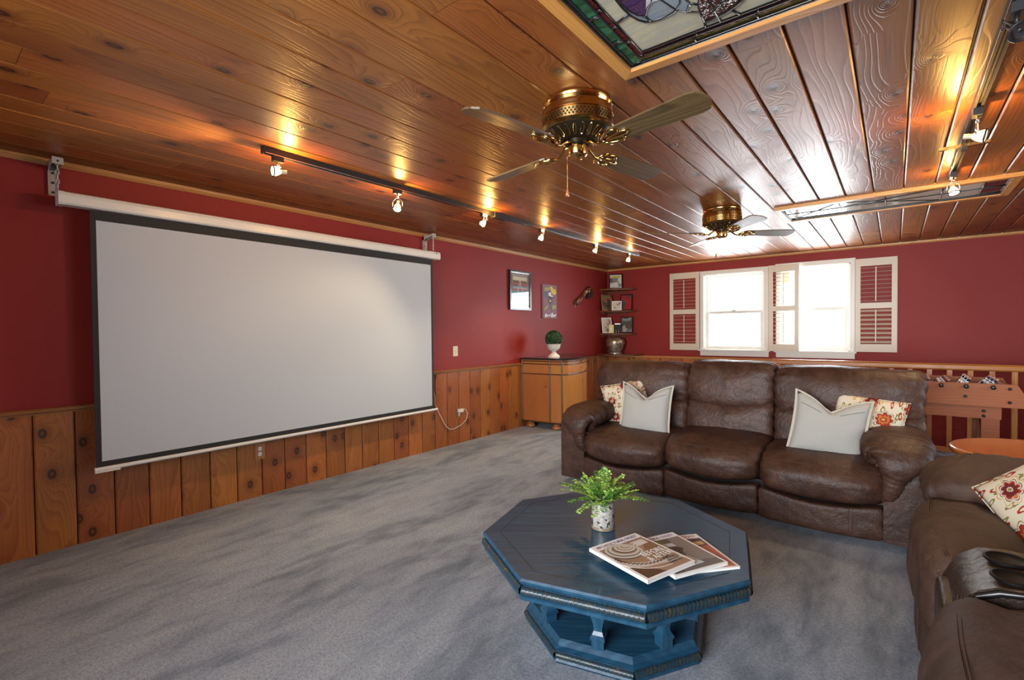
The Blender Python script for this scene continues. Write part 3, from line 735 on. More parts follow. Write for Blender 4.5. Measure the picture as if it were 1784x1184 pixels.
# dark outer strip
for (x0, x1, y0, y1) in ((o_, b1, o_, LD-o_), (LW-b1, LW-o_, o_, LD-o_), (b1, LW-b1, LD-b1, LD-o_), (b1, LW-b1, o_, b1)):
    pane(t, [(x0, y0), (x1, y0), (x1, y1), (x0, y1)], M['gdark'])
def strip_y(x0, x1, y0, y1, n, mats):
    for i in range(n):
        a, b = y0+(y1-y0)*i/n, y0+(y1-y0)*(i+1)/n
        pane(t, [(x0, a), (x1, a), (x1, b), (x0, b)], mats[i % len(mats)]); lines.append([(x0, b), (x1, b)])
def strip_x(y0, y1, x0, x1, n, mats):
    for i in range(n):
        a, b = x0+(x1-x0)*i/n, x0+(x1-x0)*(i+1)/n
        pane(t, [(a, y0), (b, y0), (b, y1), (a, y1)], mats[i % len(mats)]); lines.append([(b, y0), (b, y1)])
strip_y(b1, b2, b1, LD-b1, 3, [M['ggreen']]); strip_y(LW-b2, LW-b1, b1, LD-b1, 3, [M['ggreen']])
strip_x(LD-b2, LD-b1, b2, LW-b2, 6, [M['golive']]); strip_x(b1, b2, b2, LW-b2, 6, [M['golive']])
strip_y(b2, b3, b2, LD-b2, 4, [M['gred']]); strip_y(LW-b3, LW-b2, b2, LD-b2, 4, [M['gred']])
strip_x(LD-b3, LD-b2, b3, LW-b3, 6, [M['gred']]); strip_x(b2, b3, b3, LW-b3, 6, [M['gred']])
for o in (o_, b1, b2, b3): lines.append(ring_rect(o))
# field panes and the motif: a pale helmet shape with a purple patch and a brown pebbled ball
def ell(cx, cy, a, b, n=28, rot=0.0, s=0, e=2*PI):
    out = []
    for i in range(n):
        q = s+(e-s)*i/n; x, y = a*math.cos(q), b*math.sin(q)
        out.append((cx+x*math.cos(rot)-y*math.sin(rot), cy+x*math.sin(rot)+y*math.cos(rot)))
    return out
hx, hy = .47, .345
for (x0, x1) in ((b3, .42), (.42, .70), (.70, .98), (.98, LW-b3)):
    for (y0, y1) in ((b3, .30), (.30, LD-b3)):
        pane(t, [(x0, y0), (x1, y0), (x1, y1), (x0, y1)], M['gcream'])
        lines.append([(x0, y0), (x0, y1)])
helm = [(.185, .206), (.184, .26), (.19, .314), (.20, .35), (.215, .375), (.24, .388), (.261, .392), (.29, .390), (.313, .384), (.345, .35), (.358, .30), (.35, .24), (.31, .19), (.25, .168), (.205, .178)]
pane(t, helm, M['ggrey'], -.0145, .003); lines.append(helm+[helm[0]])
pp = [(.190, .212), (.196, .28), (.209, .322), (.223, .343), (.233, .336), (.238, .322), (.252, .302), (.272, .288), (.285, .255), (.25, .225), (.215, .208)]
pane(t, pp, M['gpurp'], -.0165, .003); lines.append(pp+[pp[0]])
pane(t, [(.243, .310), (.272, .288), (.300, .292), (.285, .255), (.262, .268)], M['gwhite'], -.0175, .003)
jaw = [(.300, .292), (.322, .378), (.345, .410), (.366, .392), (.364, .34), (.345, .295)]
pane(t, jaw, M['ggrey'], -.0165, .003); lines.append(jaw+[jaw[0]])
chin = [(.345, .410), (.383, .44), (.386, .40), (.366, .372)]
pane(t, chin, M['gcream'], -.0155, .003); lines.append(chin+[chin[0]])
ball = [(.376, .507), (.379, .46), (.385, .41), (.40, .37), (.43, .34), (.47, .33), (.51, .345), (.535, .38), (.535, .42), (.515, .46), (.49, .482), (.45, .50), (.41, .509)]
pane(t, ball, M['gbrown'], -.0155, .003); lines.append(ball+[ball[0]])
lace = []
for k in range(5): lace.append([(.415+.018*k, .452-.014*k), (.428+.018*k, .470-.014*k)])
lace.append([(.410, .470), (.50, .398)])
lead(t, lace, .002, -.0185)
lines += [[(.128, .32), (.188, .30)], [(.226, .343), (.23, .386)], [(.376, .507), (.368, .545)], [(.466, .497), (.485, .545)]]
lead(t, lines)
# second panel, long and narrow, near the far end
t = thing('stained_glass_panel', 'long narrow pale glass ceiling panel in a pine frame near the windows', 'stained glass', (3.272, 4.95, H), 0, 'stained glass ceiling panels')
W2_, D2_ = 1.585, .665
panel_frame(t, W2_, D2_, .05, .03, M['honey'], M['honeyy'])
bx('backing', .05, W2_-.05, .05, D2_-.05, -.004, 0, M['gblack'], t)
bm = bmesh.new()
for a in ((.05, W2_-.05, .05, .058), (.05, W2_-.05, D2_-.058, D2_-.05), (.05, .058, .05, D2_-.05), (W2_-.058, W2_-.05, .05, D2_-.05)): box(bm, a[0], a[1], a[2], a[3], -.02, 0)
finish(bm, 'metal_lip', M['came'], t)
xs = [.058, .10, .48, .80, 1.16, 1.40, W2_-.058]; lines = []
for i, (a, b) in enumerate(zip(xs, xs[1:])):
    m = M['gblack'] if i in (0, 5) else M['gpale']
    for (c, d) in ((.058, .10), (.10, .33), (.33, .56), (.56, D2_-.058)):
        pane(t, [(a, c), (b, c), (b, d), (a, d)], M['gblack'] if (c == .058 and i == 5) else m)
    lines.append([(a, .058), (a, D2_-.058)])
for c in (.10, .33, .56): lines.append([(.058, c), (W2_-.058, c)])
lines += [[(.48, .10), (1.16, .56)], [(.48, .33), (1.16, .10)], [(.10, .56), (.48, .10)]]
lead(t, lines, .004)

# ================================================================== LEFT WALL THINGS
def plate_switch(y, z):
    t = thing('light_switch', 'ivory light switch plate on the red wall right of the screen', 'light switch', (0, y, z))
    bx('switch_plate', 0, .006, -.038, .038, -.06, .06, M['ivory'], t, bevel=.003)
    bx('toggle', .006, .016, -.005, .005, -.012, .010, M['ivory'], t, bevel=.002)
    for z in (-.035, .035):
        bm = bmesh.new(); cyl(bm, (.006, 0, z), (.0075, 0, z), .003, n=8); finish(bm, 'screw', M['brownplate'], t)
plate_switch(4.14, 1.11)
def outlet(y, z, label, platem):
    t = thing('power_outlet', label, 'outlet', (.018, y, z), 0, 'wall outlets in the wood panelling')
    bx('outlet_plate', 0, .006, -.04, .04, -.065, .065, platem, t, bevel=.003)
    for zz in (-.022, .022):
        bm = bmesh.new(); pts = [(.016*max(-.8, min(.8, math.cos(2*PI*i/16)))/.9, zz+.017*math.sin(2*PI*i/16)) for i in range(16)]
        prism(bm, pts, .006, .0085, 'X'); s = finish(bm, 'socket', M['socket'], t)
        bm = bmesh.new()
        for dy in (-.006, .006): box(bm, .0085, .0089, dy-.0012, dy+.0012, zz-.003, zz+.006)
        cyl(bm, (.0085, 0, zz-.009), (.0089, 0, zz-.009), .0025, n=8)
        finish(bm, 'socket_slots', M['blackm'], s)
    return t
outlet(1.835, .372, 'outlet with honey wood plate below the projector screen', M['outletwood'])
outlet(4.17, .37, 'outlet with brown plate right of the screen, white cord beside it', M['brownplate'])
bm = bmesh.new()
tube(bm, [(.06, 3.69, .70), (.05, 3.74, .67), (.04, 3.77, .60), (.03, 3.775, .52), (.03, 3.82, .44), (.03, 3.88, .34), (.03, 3.93, .26), (.03, 4.0, .195), (.032, 4.08, .19), (.034, 4.2, .22), (.036, 4.28, .27), (.04, 4.30, .34), (.038, 4.27, .40), (.036, 4.22, .405)], .0036, 8)
for v in bm.verts: v.co -= SCR.location
cordo = finish(bm, 'power_cord', M['cord'], SCR, smooth=True)
bx('plug', .024-SX, .05-SX, 4.145-2.21, 4.225-2.21, .375-.49, .412-.49, M['cord'], cordo, bevel=.006)

# framed picture of a bottle
t = thing('framed_picture', 'tall black framed bottle picture on the left wall', 'picture', (0, 5.42, 1.91))
w, h = .245, .273
bm = bmesh.new()
for a in ((-w, -w+.028, -h, h), (w-.028, w, -h, h), (-w+.028, w-.028, h-.026, h), (-w+.028, w-.028, -h, -h+.026)): box(bm, .0, .03, a[0], a[1], a[2], a[3])
finish(bm, 'frame', M['black'], t, bevel=.004)
bm = bmesh.new()
for a in ((-w+.026, -w+.038, -h+.024, h-.024), (w-.038, w-.026, -h+.024, h-.024), (-w+.038, w-.038, h-.034, h-.024), (-w+.038, w-.038, -h+.024, -h+.034)): box(bm, .0, .02, a[0], a[1], a[2], a[3])
finish(bm, 'silver_lip', M['silver'], t)
bx('mat_board', 0, .008, -w+.03, w-.03, -h+.03, h-.03, M['mat'], t)
pcols = [(.62, .52, .36), (.28, .11, .03), (.05, .035, .03), (.30, .12, .05), (.30, .035, .03), (.12, .2, .26), (.45, .40, .33), (.30, .08, .06), (.10, .24, .30), (.2, .26, .24), (.5, .5, .5), (.55, .58, .6)]
zt = .19
for i, c in enumerate(pcols):
    hh = (.05, .02, .014, .02, .02, .025, .015, .03, .035, .02, .07, .09)[i]
    bx('print_band', .008, .0086+.0001*(i % 2), -.155, .17, zt-hh, zt, plain('print_band_%d' % i, c, .6), t); zt -= hh
bot = [(0, .11), (.014, .11), (.014, .06), (.028, .02), (.045, -.01), (.05, -.05), (.045, -.09), (.05, -.13), (.05, -.05)]
half = [(.014, .115), (.016, .07), (.03, .03), (.05, -.01), (.052, -.05), (.044, -.07), (.052, -.10), (.05, -.14)]
bm = bmesh.new(); tube(bm, [(.0095, y, z+.02) for y, z in half]+[(.0095, -y, z+.02) for y, z in half[::-1]], .004, 5, closed=True)
finish(bm, 'bottle_outline', M['paper'], t)
bx('picture_glass', .014, .016, -w+.03, w-.03, -h+.03, h-.03, M['pic'], t)

# graphic canvas
t = thing('wall_canvas', 'narrow mauve graphic canvas with yellow shapes on the left wall', 'poster', (0, 6.15, 1.785))
w, h = .185, .255
bx('canvas', 0, .028, -w, w, -h, h, plain('mauve_canvas', (.27, .15, .17), .7), t, bevel=.003)
def poly(name, pts, mat, x=.0285): 
    bm = bmesh.new(); prism(bm, pts, x, x+.0008, 'X'); return finish(bm, name, mat, t)
yel = plain('yellow_ink', (.68, .50, .08), .6); dk = plain('slate_ink', (.06, .06, .09), .6); wh = plain('white_ink', (.75, .74, .72), .6); oly = plain('olive_ink', (.36, .34, .10), .6); gr = plain('grey_ink', (.12, .12, .16), .6)
poly('ink_shape', [(-.15, .20), (-.02, .215), (.0, .17), (-.14, .155)], oly)
poly('ink_shape', [(-.01, .235), (.06, .225), (.07, .20), (.15, .19), (.175, .13), (.10, .10), (.04, .13), (.02, .17)], yel, .029)
poly('ink_shape', [(-.16, .15), (-.03, .15), (-.06, .08), (-.16, .06)], gr)
poly('ink_shape', [(-.05, .13), (.03, .14), (.02, .10), (.08, .09), (.06, .07), (-.04, .09)], wh, .029)
poly('ink_shape', [(-.13, .055), (-.02, .075), (.12, .06), (.06, .045), (-.02, .05)], dk, .0292)
poly('ink_shape', [(-.06, .03), (-.03, .045), (.03, .045), (.06, .03), (.05, -.02), (.0, -.035), (-.05, -.02)], dk, .0292)
poly('ink_shape', [(-.025, .025), (.025, .025), (.02, -.005), (-.02, -.005)], yel, .0298)
poly('ink_shape', [(-.02, -.03), (.02, -.03), (.045, -.14), (.03, -.16), (.0, -.06), (-.01, -.12), (-.025, -.12)], gr, .0292)
poly('ink_shape', [(-.15, -.10), (-.05, -.05), (-.06, -.085), (-.15, -.14)], oly)
poly('ink_shape', [(.06, -.06), (.16, -.05), (.16, -.10), (.06, -.12)], oly)
for k, (a, z0, z1) in enumerate(((-.14, -.19, -.235), (-.09, -.205, -.225), (-.03, -.20, -.22), (.03, -.175, -.235), (.08, -.20, -.23), (.12, -.195, -.215))):
    poly('ink_shape', [(a, z0), (a+.045, z0+.006), (a+.035, z1), (a-.006, z1-.004)], wh)

# carved axe
t = thing('wall_axe', 'short axe with striped handle hung on the left wall near the corner shelves', 'axe', (0, 7.13, 1.925))
d = Vector((0, .42, .26)).normalized(); q = Vector((0, -d.z, d.y))
bm = bmesh.new(); tube(bm, [Vector((.03, 0, 0))+d*s for s in (-.28, -.25, -.1, .08, .22, .25)], [.03, .04, .032, .030, .034, .028], 12)
finish(bm, 'handle', cells('striped_handle', [(.28, .12, .035), (.06, .02, .01), (.50, .36, .16), (.10, .035, .015)], 26, .5), t, smooth=True)
bm = bmesh.new()
hp = [d*.17+q*.03, d*.26+q*.04, d*.28-q*.02, d*.30-q*.11, d*.22-q*.15, d*.11-q*.13, d*.15-q*.04]
prism(bm, [(p.y, p.z) for p in hp], .018, .042, 'X'); finish(bm, 'axe_head', plain('dark_steel', (.05, .055, .055), .35, .7), t, bevel=.008)
bm = bmesh.new(); lathe(bm, [(.001, .0), (.02, .004), (.022, .012), (.0, .018)], 12); o = finish(bm, 'stud', M['silver'], t, smooth=True, loc=Vector((.045, 0, 0))+d*.20-q*.03, rot=(0, R(90), 0))
bm = bmesh.new(); tube(bm, [Vector((.03, 0, 0))-d*.27, Vector((.025, -.01, -.02))-d*.28, Vector((.02, .005, -.06))-d*.28], .003, 5); finish(bm, 'thong', M['flange'], t)

# ================================================================== SOFAS
def lerp(a, b, t): return a+(b-a)*t
def cushion(name, t, mat, size, loc, kx=9.0, m=3.2, cuts=12, deform=None, wr=0.0, wf=(5, 5, 5), seed=0.0):
    # stuffed cushion: square-ish along x, rounded in the y/z section
    sx, sy, sz = size
    bm = bmesh.new(); bmesh.ops.create_cube(bm, size=2.0)
    bmesh.ops.subdivide_edges(bm, edges=bm.edges[:], cuts=cuts, use_grid_fill=True)
    for v in bm.verts:
        p = v.co.copy(); s = ((abs(p.y)**m+abs(p.z)**m)**(kx/m)+abs(p.x)**kx)**(-1.0/kx)
        u = p*s; q = Vector((u.x*sx/2, u.y*sy/2, u.z*sz/2))
        if deform: q = Vector(deform(q, u))
        if wr:
            w = noise.noise(Vector((q.x*wf[0]+seed, q.y*wf[1], q.z*wf[2]))) + .5*noise.noise(Vector((q.x*wf[0]*2.3+seed, q.y*wf[1]*2.3, q.z*wf[2]*2.3)))
            # gathers running in from the side seams
            e = max(0, abs(u.x)-.55)/.45
            w += .6*e*math.sin(q.z*70+q.y*45+3*noise.noise(q*9))
            q += u.normalized()*w*wr
        v.co = q
    return finish(bm, name, mat, t, smooth=True, loc=loc)
def arm_shape(t, x0, side, w, D, mat, ztop=.60, yoff=0.0, back=0.0):
    # side = +1: the seat lies to the +x of this arm; -1: to its -x
    k = w/.34
    def X(a): return x0 + side*a*k
    prof = [(0, .05), (0, ztop-.06), (.02, ztop-.045), (.07, ztop-.045), (.095, ztop-.075), (.117, .475), (.130, .42), (.147, .37), (.175, .325), (.215, .30), (.23, .295), (.23, .05)]
    bm = bmesh.new(); prism(bm, [(X(a), z) for a, z in prof], yoff, yoff+.14, 'Y')
    finish(bm, 'arm_panel', mat, t, bevel=.012, seg=3, smooth=True, angle=R(50))
    bm = bmesh.new(); prism(bm, [(X(0), .05), (X(0), ztop-.05), (X(.27), ztop-.05), (X(.27), .05)], .10+yoff, D-.1, 'Y')
    finish(bm, 'arm_side', mat, t, bevel=.02, seg=2, smooth=True, angle=R(50))
    path = [(X(.16), D-.22, ztop-.06-back, .13, .09), (X(.165), D-.45, ztop-.02-back*.6, .165*k, .10), (X(.17), .48, ztop-back*.25, .172*k, .095), (X(.172), .26, ztop, .178*k, .092), (X(.17), .12, ztop-.01, .182*k, .088), (X(.155), .035, ztop-.035, .160*k, .07), (X(.165), .0, ztop-.09, .10*k, .06),
            (X(.178), .01, .445, .062*k, .052), (X(.190), .015, .385, .050*k, .048), (X(.207), .025, .33, .038*k, .038), (X(.235), .04, .30, .022*k, .025)]
    P = []; n = len(path); sub = 6
    def cr(a, b, c, d, s): return .5*((2*b)+(-a+c)*s+(2*a-5*b+4*c-d)*s*s+(-a+3*b-3*c+d)*s**3)
    for i in range(n-1):
        for q in range(sub):
            s = q/sub
            P.append([cr(path[max(i-1, 0)][j], path[i][j], path[i+1][j], path[min(i+2, n-1)][j], s) for j in range(5)])
    P.append(list(path[-1]))
    bm = bmesh.new(); rings = []; NN = 24
    for i, p in enumerate(P):
        a = Vector(P[max(i-1, 0)][:3]); b = Vector(P[min(i+1, len(P)-1)][:3]); d = (b-a).normalized()
        s = Vector((1, 0, 0)); s = (s-d*s.dot(d)).normalized(); u = s.cross(d).normalized()
        ring = []
        for q in range(NN):
            an = 2*PI*q/NN; ca, sa = math.cos(an), math.sin(an)
            ca = math.copysign(abs(ca)**.75, ca); sa = math.copysign(abs(sa)**.75, sa)
            g = 1 if i > 16 else .3
            w_ = 1+.05*noise.noise(Vector((i*.45, math.cos(an)*1.5, math.sin(an)*1.5+x0*3)))+.045*g*math.sin(i*2.1+2.5*noise.noise(Vector((i*.2, math.cos(an), math.sin(an)))))
            ring.append(bm.verts.new(Vector(p[:3])+Vector((0, yoff, 0))+s*ca*p[3]*w_+u*sa*p[4]*w_))
        rings.append(ring)
    for a, b in zip(rings, rings[1:]):
        for q in range(NN): bm.faces.new((a[q], a[(q+1) % NN], b[(q+1) % NN], b[q]))
    bm.faces.new(rings[0]); bm.faces.new(rings[-1])
    finish(bm, 'arm_pad', mat, t, smooth=True)
def seat_unit(t, x0, x1, i, mat, dz=0.0, back_x=None, fx=None, roll=False, seamy=True):
    w = x1-x0; cx = (x0+x1)/2
    def ds(q, u):
        q = q.copy(); b = math.cos(u.x*1.45); f = max(0.0, -u.y)
        q.y -= .05*b*f*(1-abs(u.z)*.4)
        if u.z > 0: q.z += (.024*b*(1-.6*f) - .03*f**3)*min(1, u.z*2)
        else: q.z -= .042*b*f*min(1, -u.z*2)
        return q
    if not roll:
        cushion('seat_cushion', t, mat, (w+.006, .78, .255), (cx, .36, .376+dz), 9, 3.4, 14, ds, .009, (4, 5, 5), i*3.1+x0)
        if seamy:
            bm = bmesh.new()
            for k2 in (0, .006):
                pts = []
                for k in range(19):
                    f = -1+2*k/18; pts.append((cx+f*(w/2-.03), .010-.045*math.cos(f*1.45)+k2, .457+.010*math.cos(f*1.45)+dz+k2*1.0))
                tube(bm, pts, .0016, 4)
            finish(bm, 'seam', M['thread'], t)
    else:
        def dr(q, u):
            q = q.copy(); b = math.cos(u.x*1.45); q.z += .03*b*max(0.0, u.z); q.y -= .05*b*max(0, -u.y); return q
        cushion('leg_roll', t, mat, (w+.006, .31, .36), (cx, .15, .355+dz), 10, 3.6, 14, dr, .012, (4, 6, 6), i*3.1)
        cushion('seat_cushion', t, mat, (w+.004, .52, .22), (cx, .49, .40+dz), 9, 3.4, 12, ds, .009, (4, 5, 5), i*2.1)
        bm = bmesh.new()
        for k2 in (0, .008):
            pts = []
            for k in range(19):
                f = -.93+1.86*k/18; b = math.cos(f*1.45); pts.append((cx+f*w/2, .150-.66*.155-.05*b*.66+k2, .355+dz+.1685+.03*b*.93+k2*.35))
            tube(bm, pts, .0020, 4)
        finish(bm, 'seam', M['thread'], t)
    f0, f1 = fx if fx else (x0, x1); fw = f1-f0; fc = (f0+f1)/2
    def df(q, u):
        q = q.copy(); xx = (fc+q.x-cx)/(w/2); b = math.cos(max(-1, min(1, xx))*1.45)
        q.z -= .05*b*max(0.0, u.z)
        q.y -= .035*b
        return q
    cushion('foot_panel', t, mat, (fw-.003, .10, .225), (fc, .05, .158+dz*.5), 14, 6.0, 14, df, .004, (4, 4, 4), i*1.7)
    bm = bmesh.new()
    for f in (-.5, .5):
        for e in (-.011, .011):
            b = math.cos(f*1.45); tube(bm, [(cx+f*w/2+e, -.002-.035*b, .285-.06*b), (cx+f*w/2+e, -.002-.035*b, .07)], .0014, 4)
    finish(bm, 'seam', M['thread'], t)
    b0, b1_ = back_x if back_x else (x0, x1); bw = b1_-b0; bc = (b0+b1_)/2
    def dl(q, u):
        q = q.copy(); q.y += .17*q.z - .035*math.cos(u.x*1.4)*math.cos(u.z*1.4); q.z -= .04*math.cos(u.x*1.5)*max(0.0, u.z); return q
    cushion('back_cushion', t, mat, (bw+.004, .28, .36), (bc, .66, .60+dz), 9, 3.6, 13, dl, .010, (4, 4, 6), i*5.3+9)
    def du(q, u):
        q = q.copy(); q.y += .17*q.z - .05*math.cos(u.x*1.4)*math.cos(u.z*1.2)*(u.y < .3)
        q.z += .06*math.cos(u.x*1.5)*min(0.0, u.z) + .012*math.cos(u.x*1.2)*max(0.0, u.z)
        return q
    cushion('head_cushion', t, mat, (bw+.006, .27, .34), (bc, .70, .875+dz), 10, 3.4, 14, du, .013, (5, 4, 6), i*7.7+4)
def frame_parts(t, Wd, D, mat):
    bx('base_frame', .04, Wd-.04, .10, D-.08, .03, .28, M['blackp'], t, bevel=.01)
    bm = puff(Wd-.04, .16, .84, 8.0, 8, lambda q, p: (q.x, q.y+.12*q.z, q.z)); finish(bm, 'back_shell', mat, t, smooth=True, loc=(Wd/2, D-.17, .50))
    for (a, b) in ((.08, .16), (Wd-.08, .16), (.08, D-.2), (Wd-.08, D-.2)):
        bm = bmesh.new(); cyl(bm, (a, b, 0), (a, b, .05), .025, .03, 12); finish(bm, 'leg', M['blackp'], t)
sofa = thing('sofa', 'three-seat brown leather reclining sofa facing the coffee table, back to the windows', 'sofa', (1.80, 3.66, 0), 0, 'brown leather sofas')
SW, SD = 2.52, 1.02
frame_parts(sofa, SW, SD, M['leather'])
arm_shape(sofa, 0, 1, .34, SD, M['leather']); arm_shape(sofa, SW, -1, .34, SD, M['leather'])
seat_unit(sofa, .215, .935, 1, M['leather'], 0, (.06, .93), (.225, .935))
seat_unit(sofa, .935, 1.60, 2, M['leather'], .022, (.935, 1.595))
seat_unit(sofa, 1.60, 2.305, 3, M['leather'], 0, (1.60, 2.50), (1.60, 2.295))
love = thing('loveseat', 'brown suede reclining loveseat with cup-holder console at the right edge', 'sofa', (4.245, 3.60, 0), R(-90), 'brown leather sofas')
LWd = 2.9; c0, c1 = 1.33, 1.71
frame_parts(love, LWd, SD, M['suede'])
arm_shape(love, 0, 1, .60, SD, M['suede'], .605, .065, .09); arm_shape(love, LWd, -1, .48, SD, M['suede'], .60, .03)
seat_unit(love, .47, c0, 4, M['suede'], .0, (.44, c0), roll=True)
seat_unit(love, c1, LWd-.30, 5, M['suede'], .055, roll=True)
# console between the two seats
pr = [(.05, .06), (.02, .14), (.02, .38), (.03, .48), (.065, .56), (.12, .60), (.18, .608), (.75, .60), (.75, .06)]
bm = bmesh.new(); prism(bm, [(y, z) for y, z in pr], c0+.012, c1-.012, 'X')
cons = finish(bm, 'console', M['dkleather'], love, bevel=.03, seg=4, smooth=True, angle=R(60))
for s in (c1-.016,):
    bm = bmesh.new(); tube(bm, [(s, y, z) for y, z in [(.055, .54), (.085, .575), (.13, .598), (.18, .606), (.45, .602), (.74, .598)]], .012, 8); finish(bm, 'piping', M['blackp'], cons, smooth=True)
    bm = bmesh.new(); tube(bm, [(s-.016, y, z) for y, z in [(.06, .555), (.09, .585), (.13, .606), (.18, .612), (.45, .607), (.74, .603)]], .0022, 5); finish(bm, 'seam', M['thread'], cons)
for cy in (1.45, 1.595):
    bm = bmesh.new(); lathe(bm, [(.044, .0), (.05, .006), (.056, .004), (.056, -.001), (.046, -.004), (.040, -.075), (0, -.078)], 28, (cy, .175, .612)); finish(bm, 'cup_holder', M['cupin'], cons, smooth=True, angle=R(60))
bm = puff(.92*(c1-c0), .06, .34, 5.5, 8); finish(bm, 'console_face', M['dkleather'], cons, smooth=True, loc=((c0+c1)/2, .035, .33))

# ------------------------------------------------------------------ throw pillows
def pillow(name, label, size, th, mat, loc, face_n, up_angle, dent=0.0, flange=None, group='throw pillows', cat='pillow', seamy=False):
    # local XY = face of the pillow, +Z = outward face; oriented so +Z points along face_n and its up edge is rolled by up_angle
    n = Vector(face_n).normalized(); up = Vector((0, 0, 1)); up = (up-n*up.dot(n)).normalized(); rt = up.cross(n).normalized()
    rm = Matrix((rt, up, n)).transposed().to_4x4() @ Matrix.Rotation(up_angle, 4, 'Z')
    t = thing(name, label, cat, loc, 0, group); t.rotation_euler = rm.to_euler()
    hs = size/2; N = 18
    bm = bmesh.new()
    def pt(u, v, s):
        # pulled-in edges between pointed corners
        pin = .06*hs; x = u*hs - math.copysign(pin, u)*abs(u)**3*(1-v*v); y = v*hs - math.copysign(pin, v)*abs(v)**3*(1-u*u)
        z = s*th/2*((1-u**2)*(1-v**2))**.42
        if dent:
            k = math.exp(-(abs(u)/.5)**1.3)*max(0, (v+.1)/1.1)**1.6
            y -= dent*k; z *= 1-.35*k; z += s*.012*math.exp(-((abs(u)-.42)/.2)**2)*max(0, v)
        z += .010*noise.noise(Vector((u*2.2+loc[0]*5, v*2.2, s*2.0)))*(1-u*u)*(1-v*v)
        return (x, y, z)
    for s in (1, -1):
        g = [[bm.verts.new(pt(-1+2*i/N, -1+2*j/N, s)) for j in range(N+1)] for i in range(N+1)]
        for i in range(N):
            for j in range(N): bm.faces.new((g[i][j], g[i+1][j], g[i+1][j+1], g[i][j+1]))
    bmesh.ops.remove_doubles(bm, verts=bm.verts[:], dist=.0005)
    finish(bm, 'pillow_cover', mat, t, smooth=True)
    edge = []
    for (a, b) in (((-1, -1), (1, -1)), ((1, -1), (1, 1)), ((1, 1), (-1, 1)), ((-1, 1), (-1, -1))):
        for k in range(14):
            f = k/14; edge.append(pt(lerp(a[0], b[0], f), lerp(a[1], b[1], f), 1))
    if flange:
        bm = bmesh.new(); inner = [bm.verts.new(p) for p in edge]; outer = []
        for p in edge:
            v = Vector((p[0], p[1], 0)); r = max(abs(v.x), abs(v.y)); outer.append(bm.verts.new(v*(1+.016/max(r, .01)*1.0)+Vector((0, 0, p[2]+.004*noise.noise(v*9)))))
        m = len(edge)
        for i in range(m): bm.faces.new((inner[i], inner[(i+1) % m], outer[(i+1) % m], outer[i]))
        finish(bm, 'flange', flange, t, smooth=True)
        bm = bmesh.new()
        for (a, b) in (((-.86, .62), (-.25, .50)), ((.25, .50), (.88, .66))):
            tube(bm, [tuple(Vector(pt(lerp(a[0], b[0], k/6), lerp(a[1], b[1], k/6), 1))+Vector((0, 0, .002))) for k in range(7)], .0016, 5)
        finish(bm, 'stitching', M['stitch'], t)
    else:
        bm = bmesh.new(); tube(bm, edge, .0035, 6, closed=True); finish(bm, 'piping', mat, t, smooth=True)
    return t
G = 'throw pillows on the sofas'
pillow('throw_pillow', 'grey linen pillow on the left seat of the long sofa before a floral one', .43, .17, M['linen'], (2.475, 3.93, .675), (-.02, -1, .20), R(-1), .13, M['flange'], G)
pillow('throw_pillow', 'grey linen pillow on the right seat of the long sofa, leaning right', .43, .17, M['linen'], (3.785, 3.95, .675), (.12, -1, .22), R(-8), .12, M['flange'], G)
pillow('throw_pillow', 'red and cream floral pillow behind the left grey pillow of the long sofa', .42, .15, M['paisley'], (2.22, 4.13, .665), (.30, -1, .22), R(13), 0, None, G)
pillow('throw_pillow', 'red and cream floral pillow behind the right grey pillow of the long sofa', .42, .15, M['paisley'], (3.985, 4.14, .665), (-.12, -1, .20), R(-8), 0, None, G)
pillow('throw_pillow', 'floral pillow lying tilted on the loveseat beyond the cup holders', .46, .16, M['paisley'], (4.67, 2.78, .64), (-.62, -.75, .42), R(-42), 0, None, G)
pillow('throw_pillow', 'beige ribbed pillow at the bottom right corner of the picture', .42, .16, fabric('beige_rib', (.55, .45, .36), (.40, .31, .24), 120), (4.555, 1.40, .63), (-.3, -.2, 1), R(20), 0, None, G)

# ================================================================== COFFEE TABLE
TX, TY, TR, TA, TZ = 3.125, 2.031, .613, R(216.66), .416
t = thing('coffee_table', 'octagonal blue painted coffee table with rope-carved edges in front of the sofa', 'coffee table', (TX, TY, 0), TA)
def octo(r): return [(r*math.cos(k*PI/4), r*math.sin(k*PI/4)) for k in range(8)]
def octo_rings(bm, prof):
    rows = [[bm.verts.new((x, y, z)) for x, y in octo(r)] for r, z in prof]
    bm.faces.new(rows[0]); bm.faces.new(rows[-1])
    for a, b in zip(rows, rows[1:]):
        for k in range(8): bm.faces.new((a[k], a[(k+1) % 8], b[(k+1) % 8], b[k]))
bm = bmesh.new(); octo_rings(bm, [(TR-.035, TZ-.085), (TR-.012, TZ-.082), (TR-.012, TZ-.070), (TR-.022, TZ-.064), (TR-.022, TZ-.03), (TR-.010, TZ-.02), (TR-.006, TZ-.008), (TR-.012, TZ), (.02, TZ)])
top = finish(bm, 'tabletop', M['blue'], t)
def rope(r, z, rad, parent):
    bm = bmesh.new(); P8 = octo(r)
    for k in range(8):
        a, b = Vector((*P8[k], z)), Vector((*P8[(k+1) % 8], z)); L_ = (b-a).length; d = (b-a)/L_
        up = Vector((0, 0, 1)); out = d.cross(up); n = int(L_/.0035); rows = []
        for i in range(n+1):
            ring = []
            for q in range(10):
                an = 2*PI*q/10; rr = rad*(1-.20*max(0.0, math.sin(2*an - i*.0035*2*PI/.017))**6)
                ring.append(bm.verts.new(a+d*(L_*i/n)+(out*math.cos(an)+up*math.sin(an))*rr))
            rows.append(ring)
        for u, v in zip(rows, rows[1:]):
            for q in range(10): bm.faces.new((u[q], u[(q+1) % 10], v[(q+1) % 10], v[q]))
    return finish(bm, 'rope_moulding', M['worn'], parent, smooth=True)
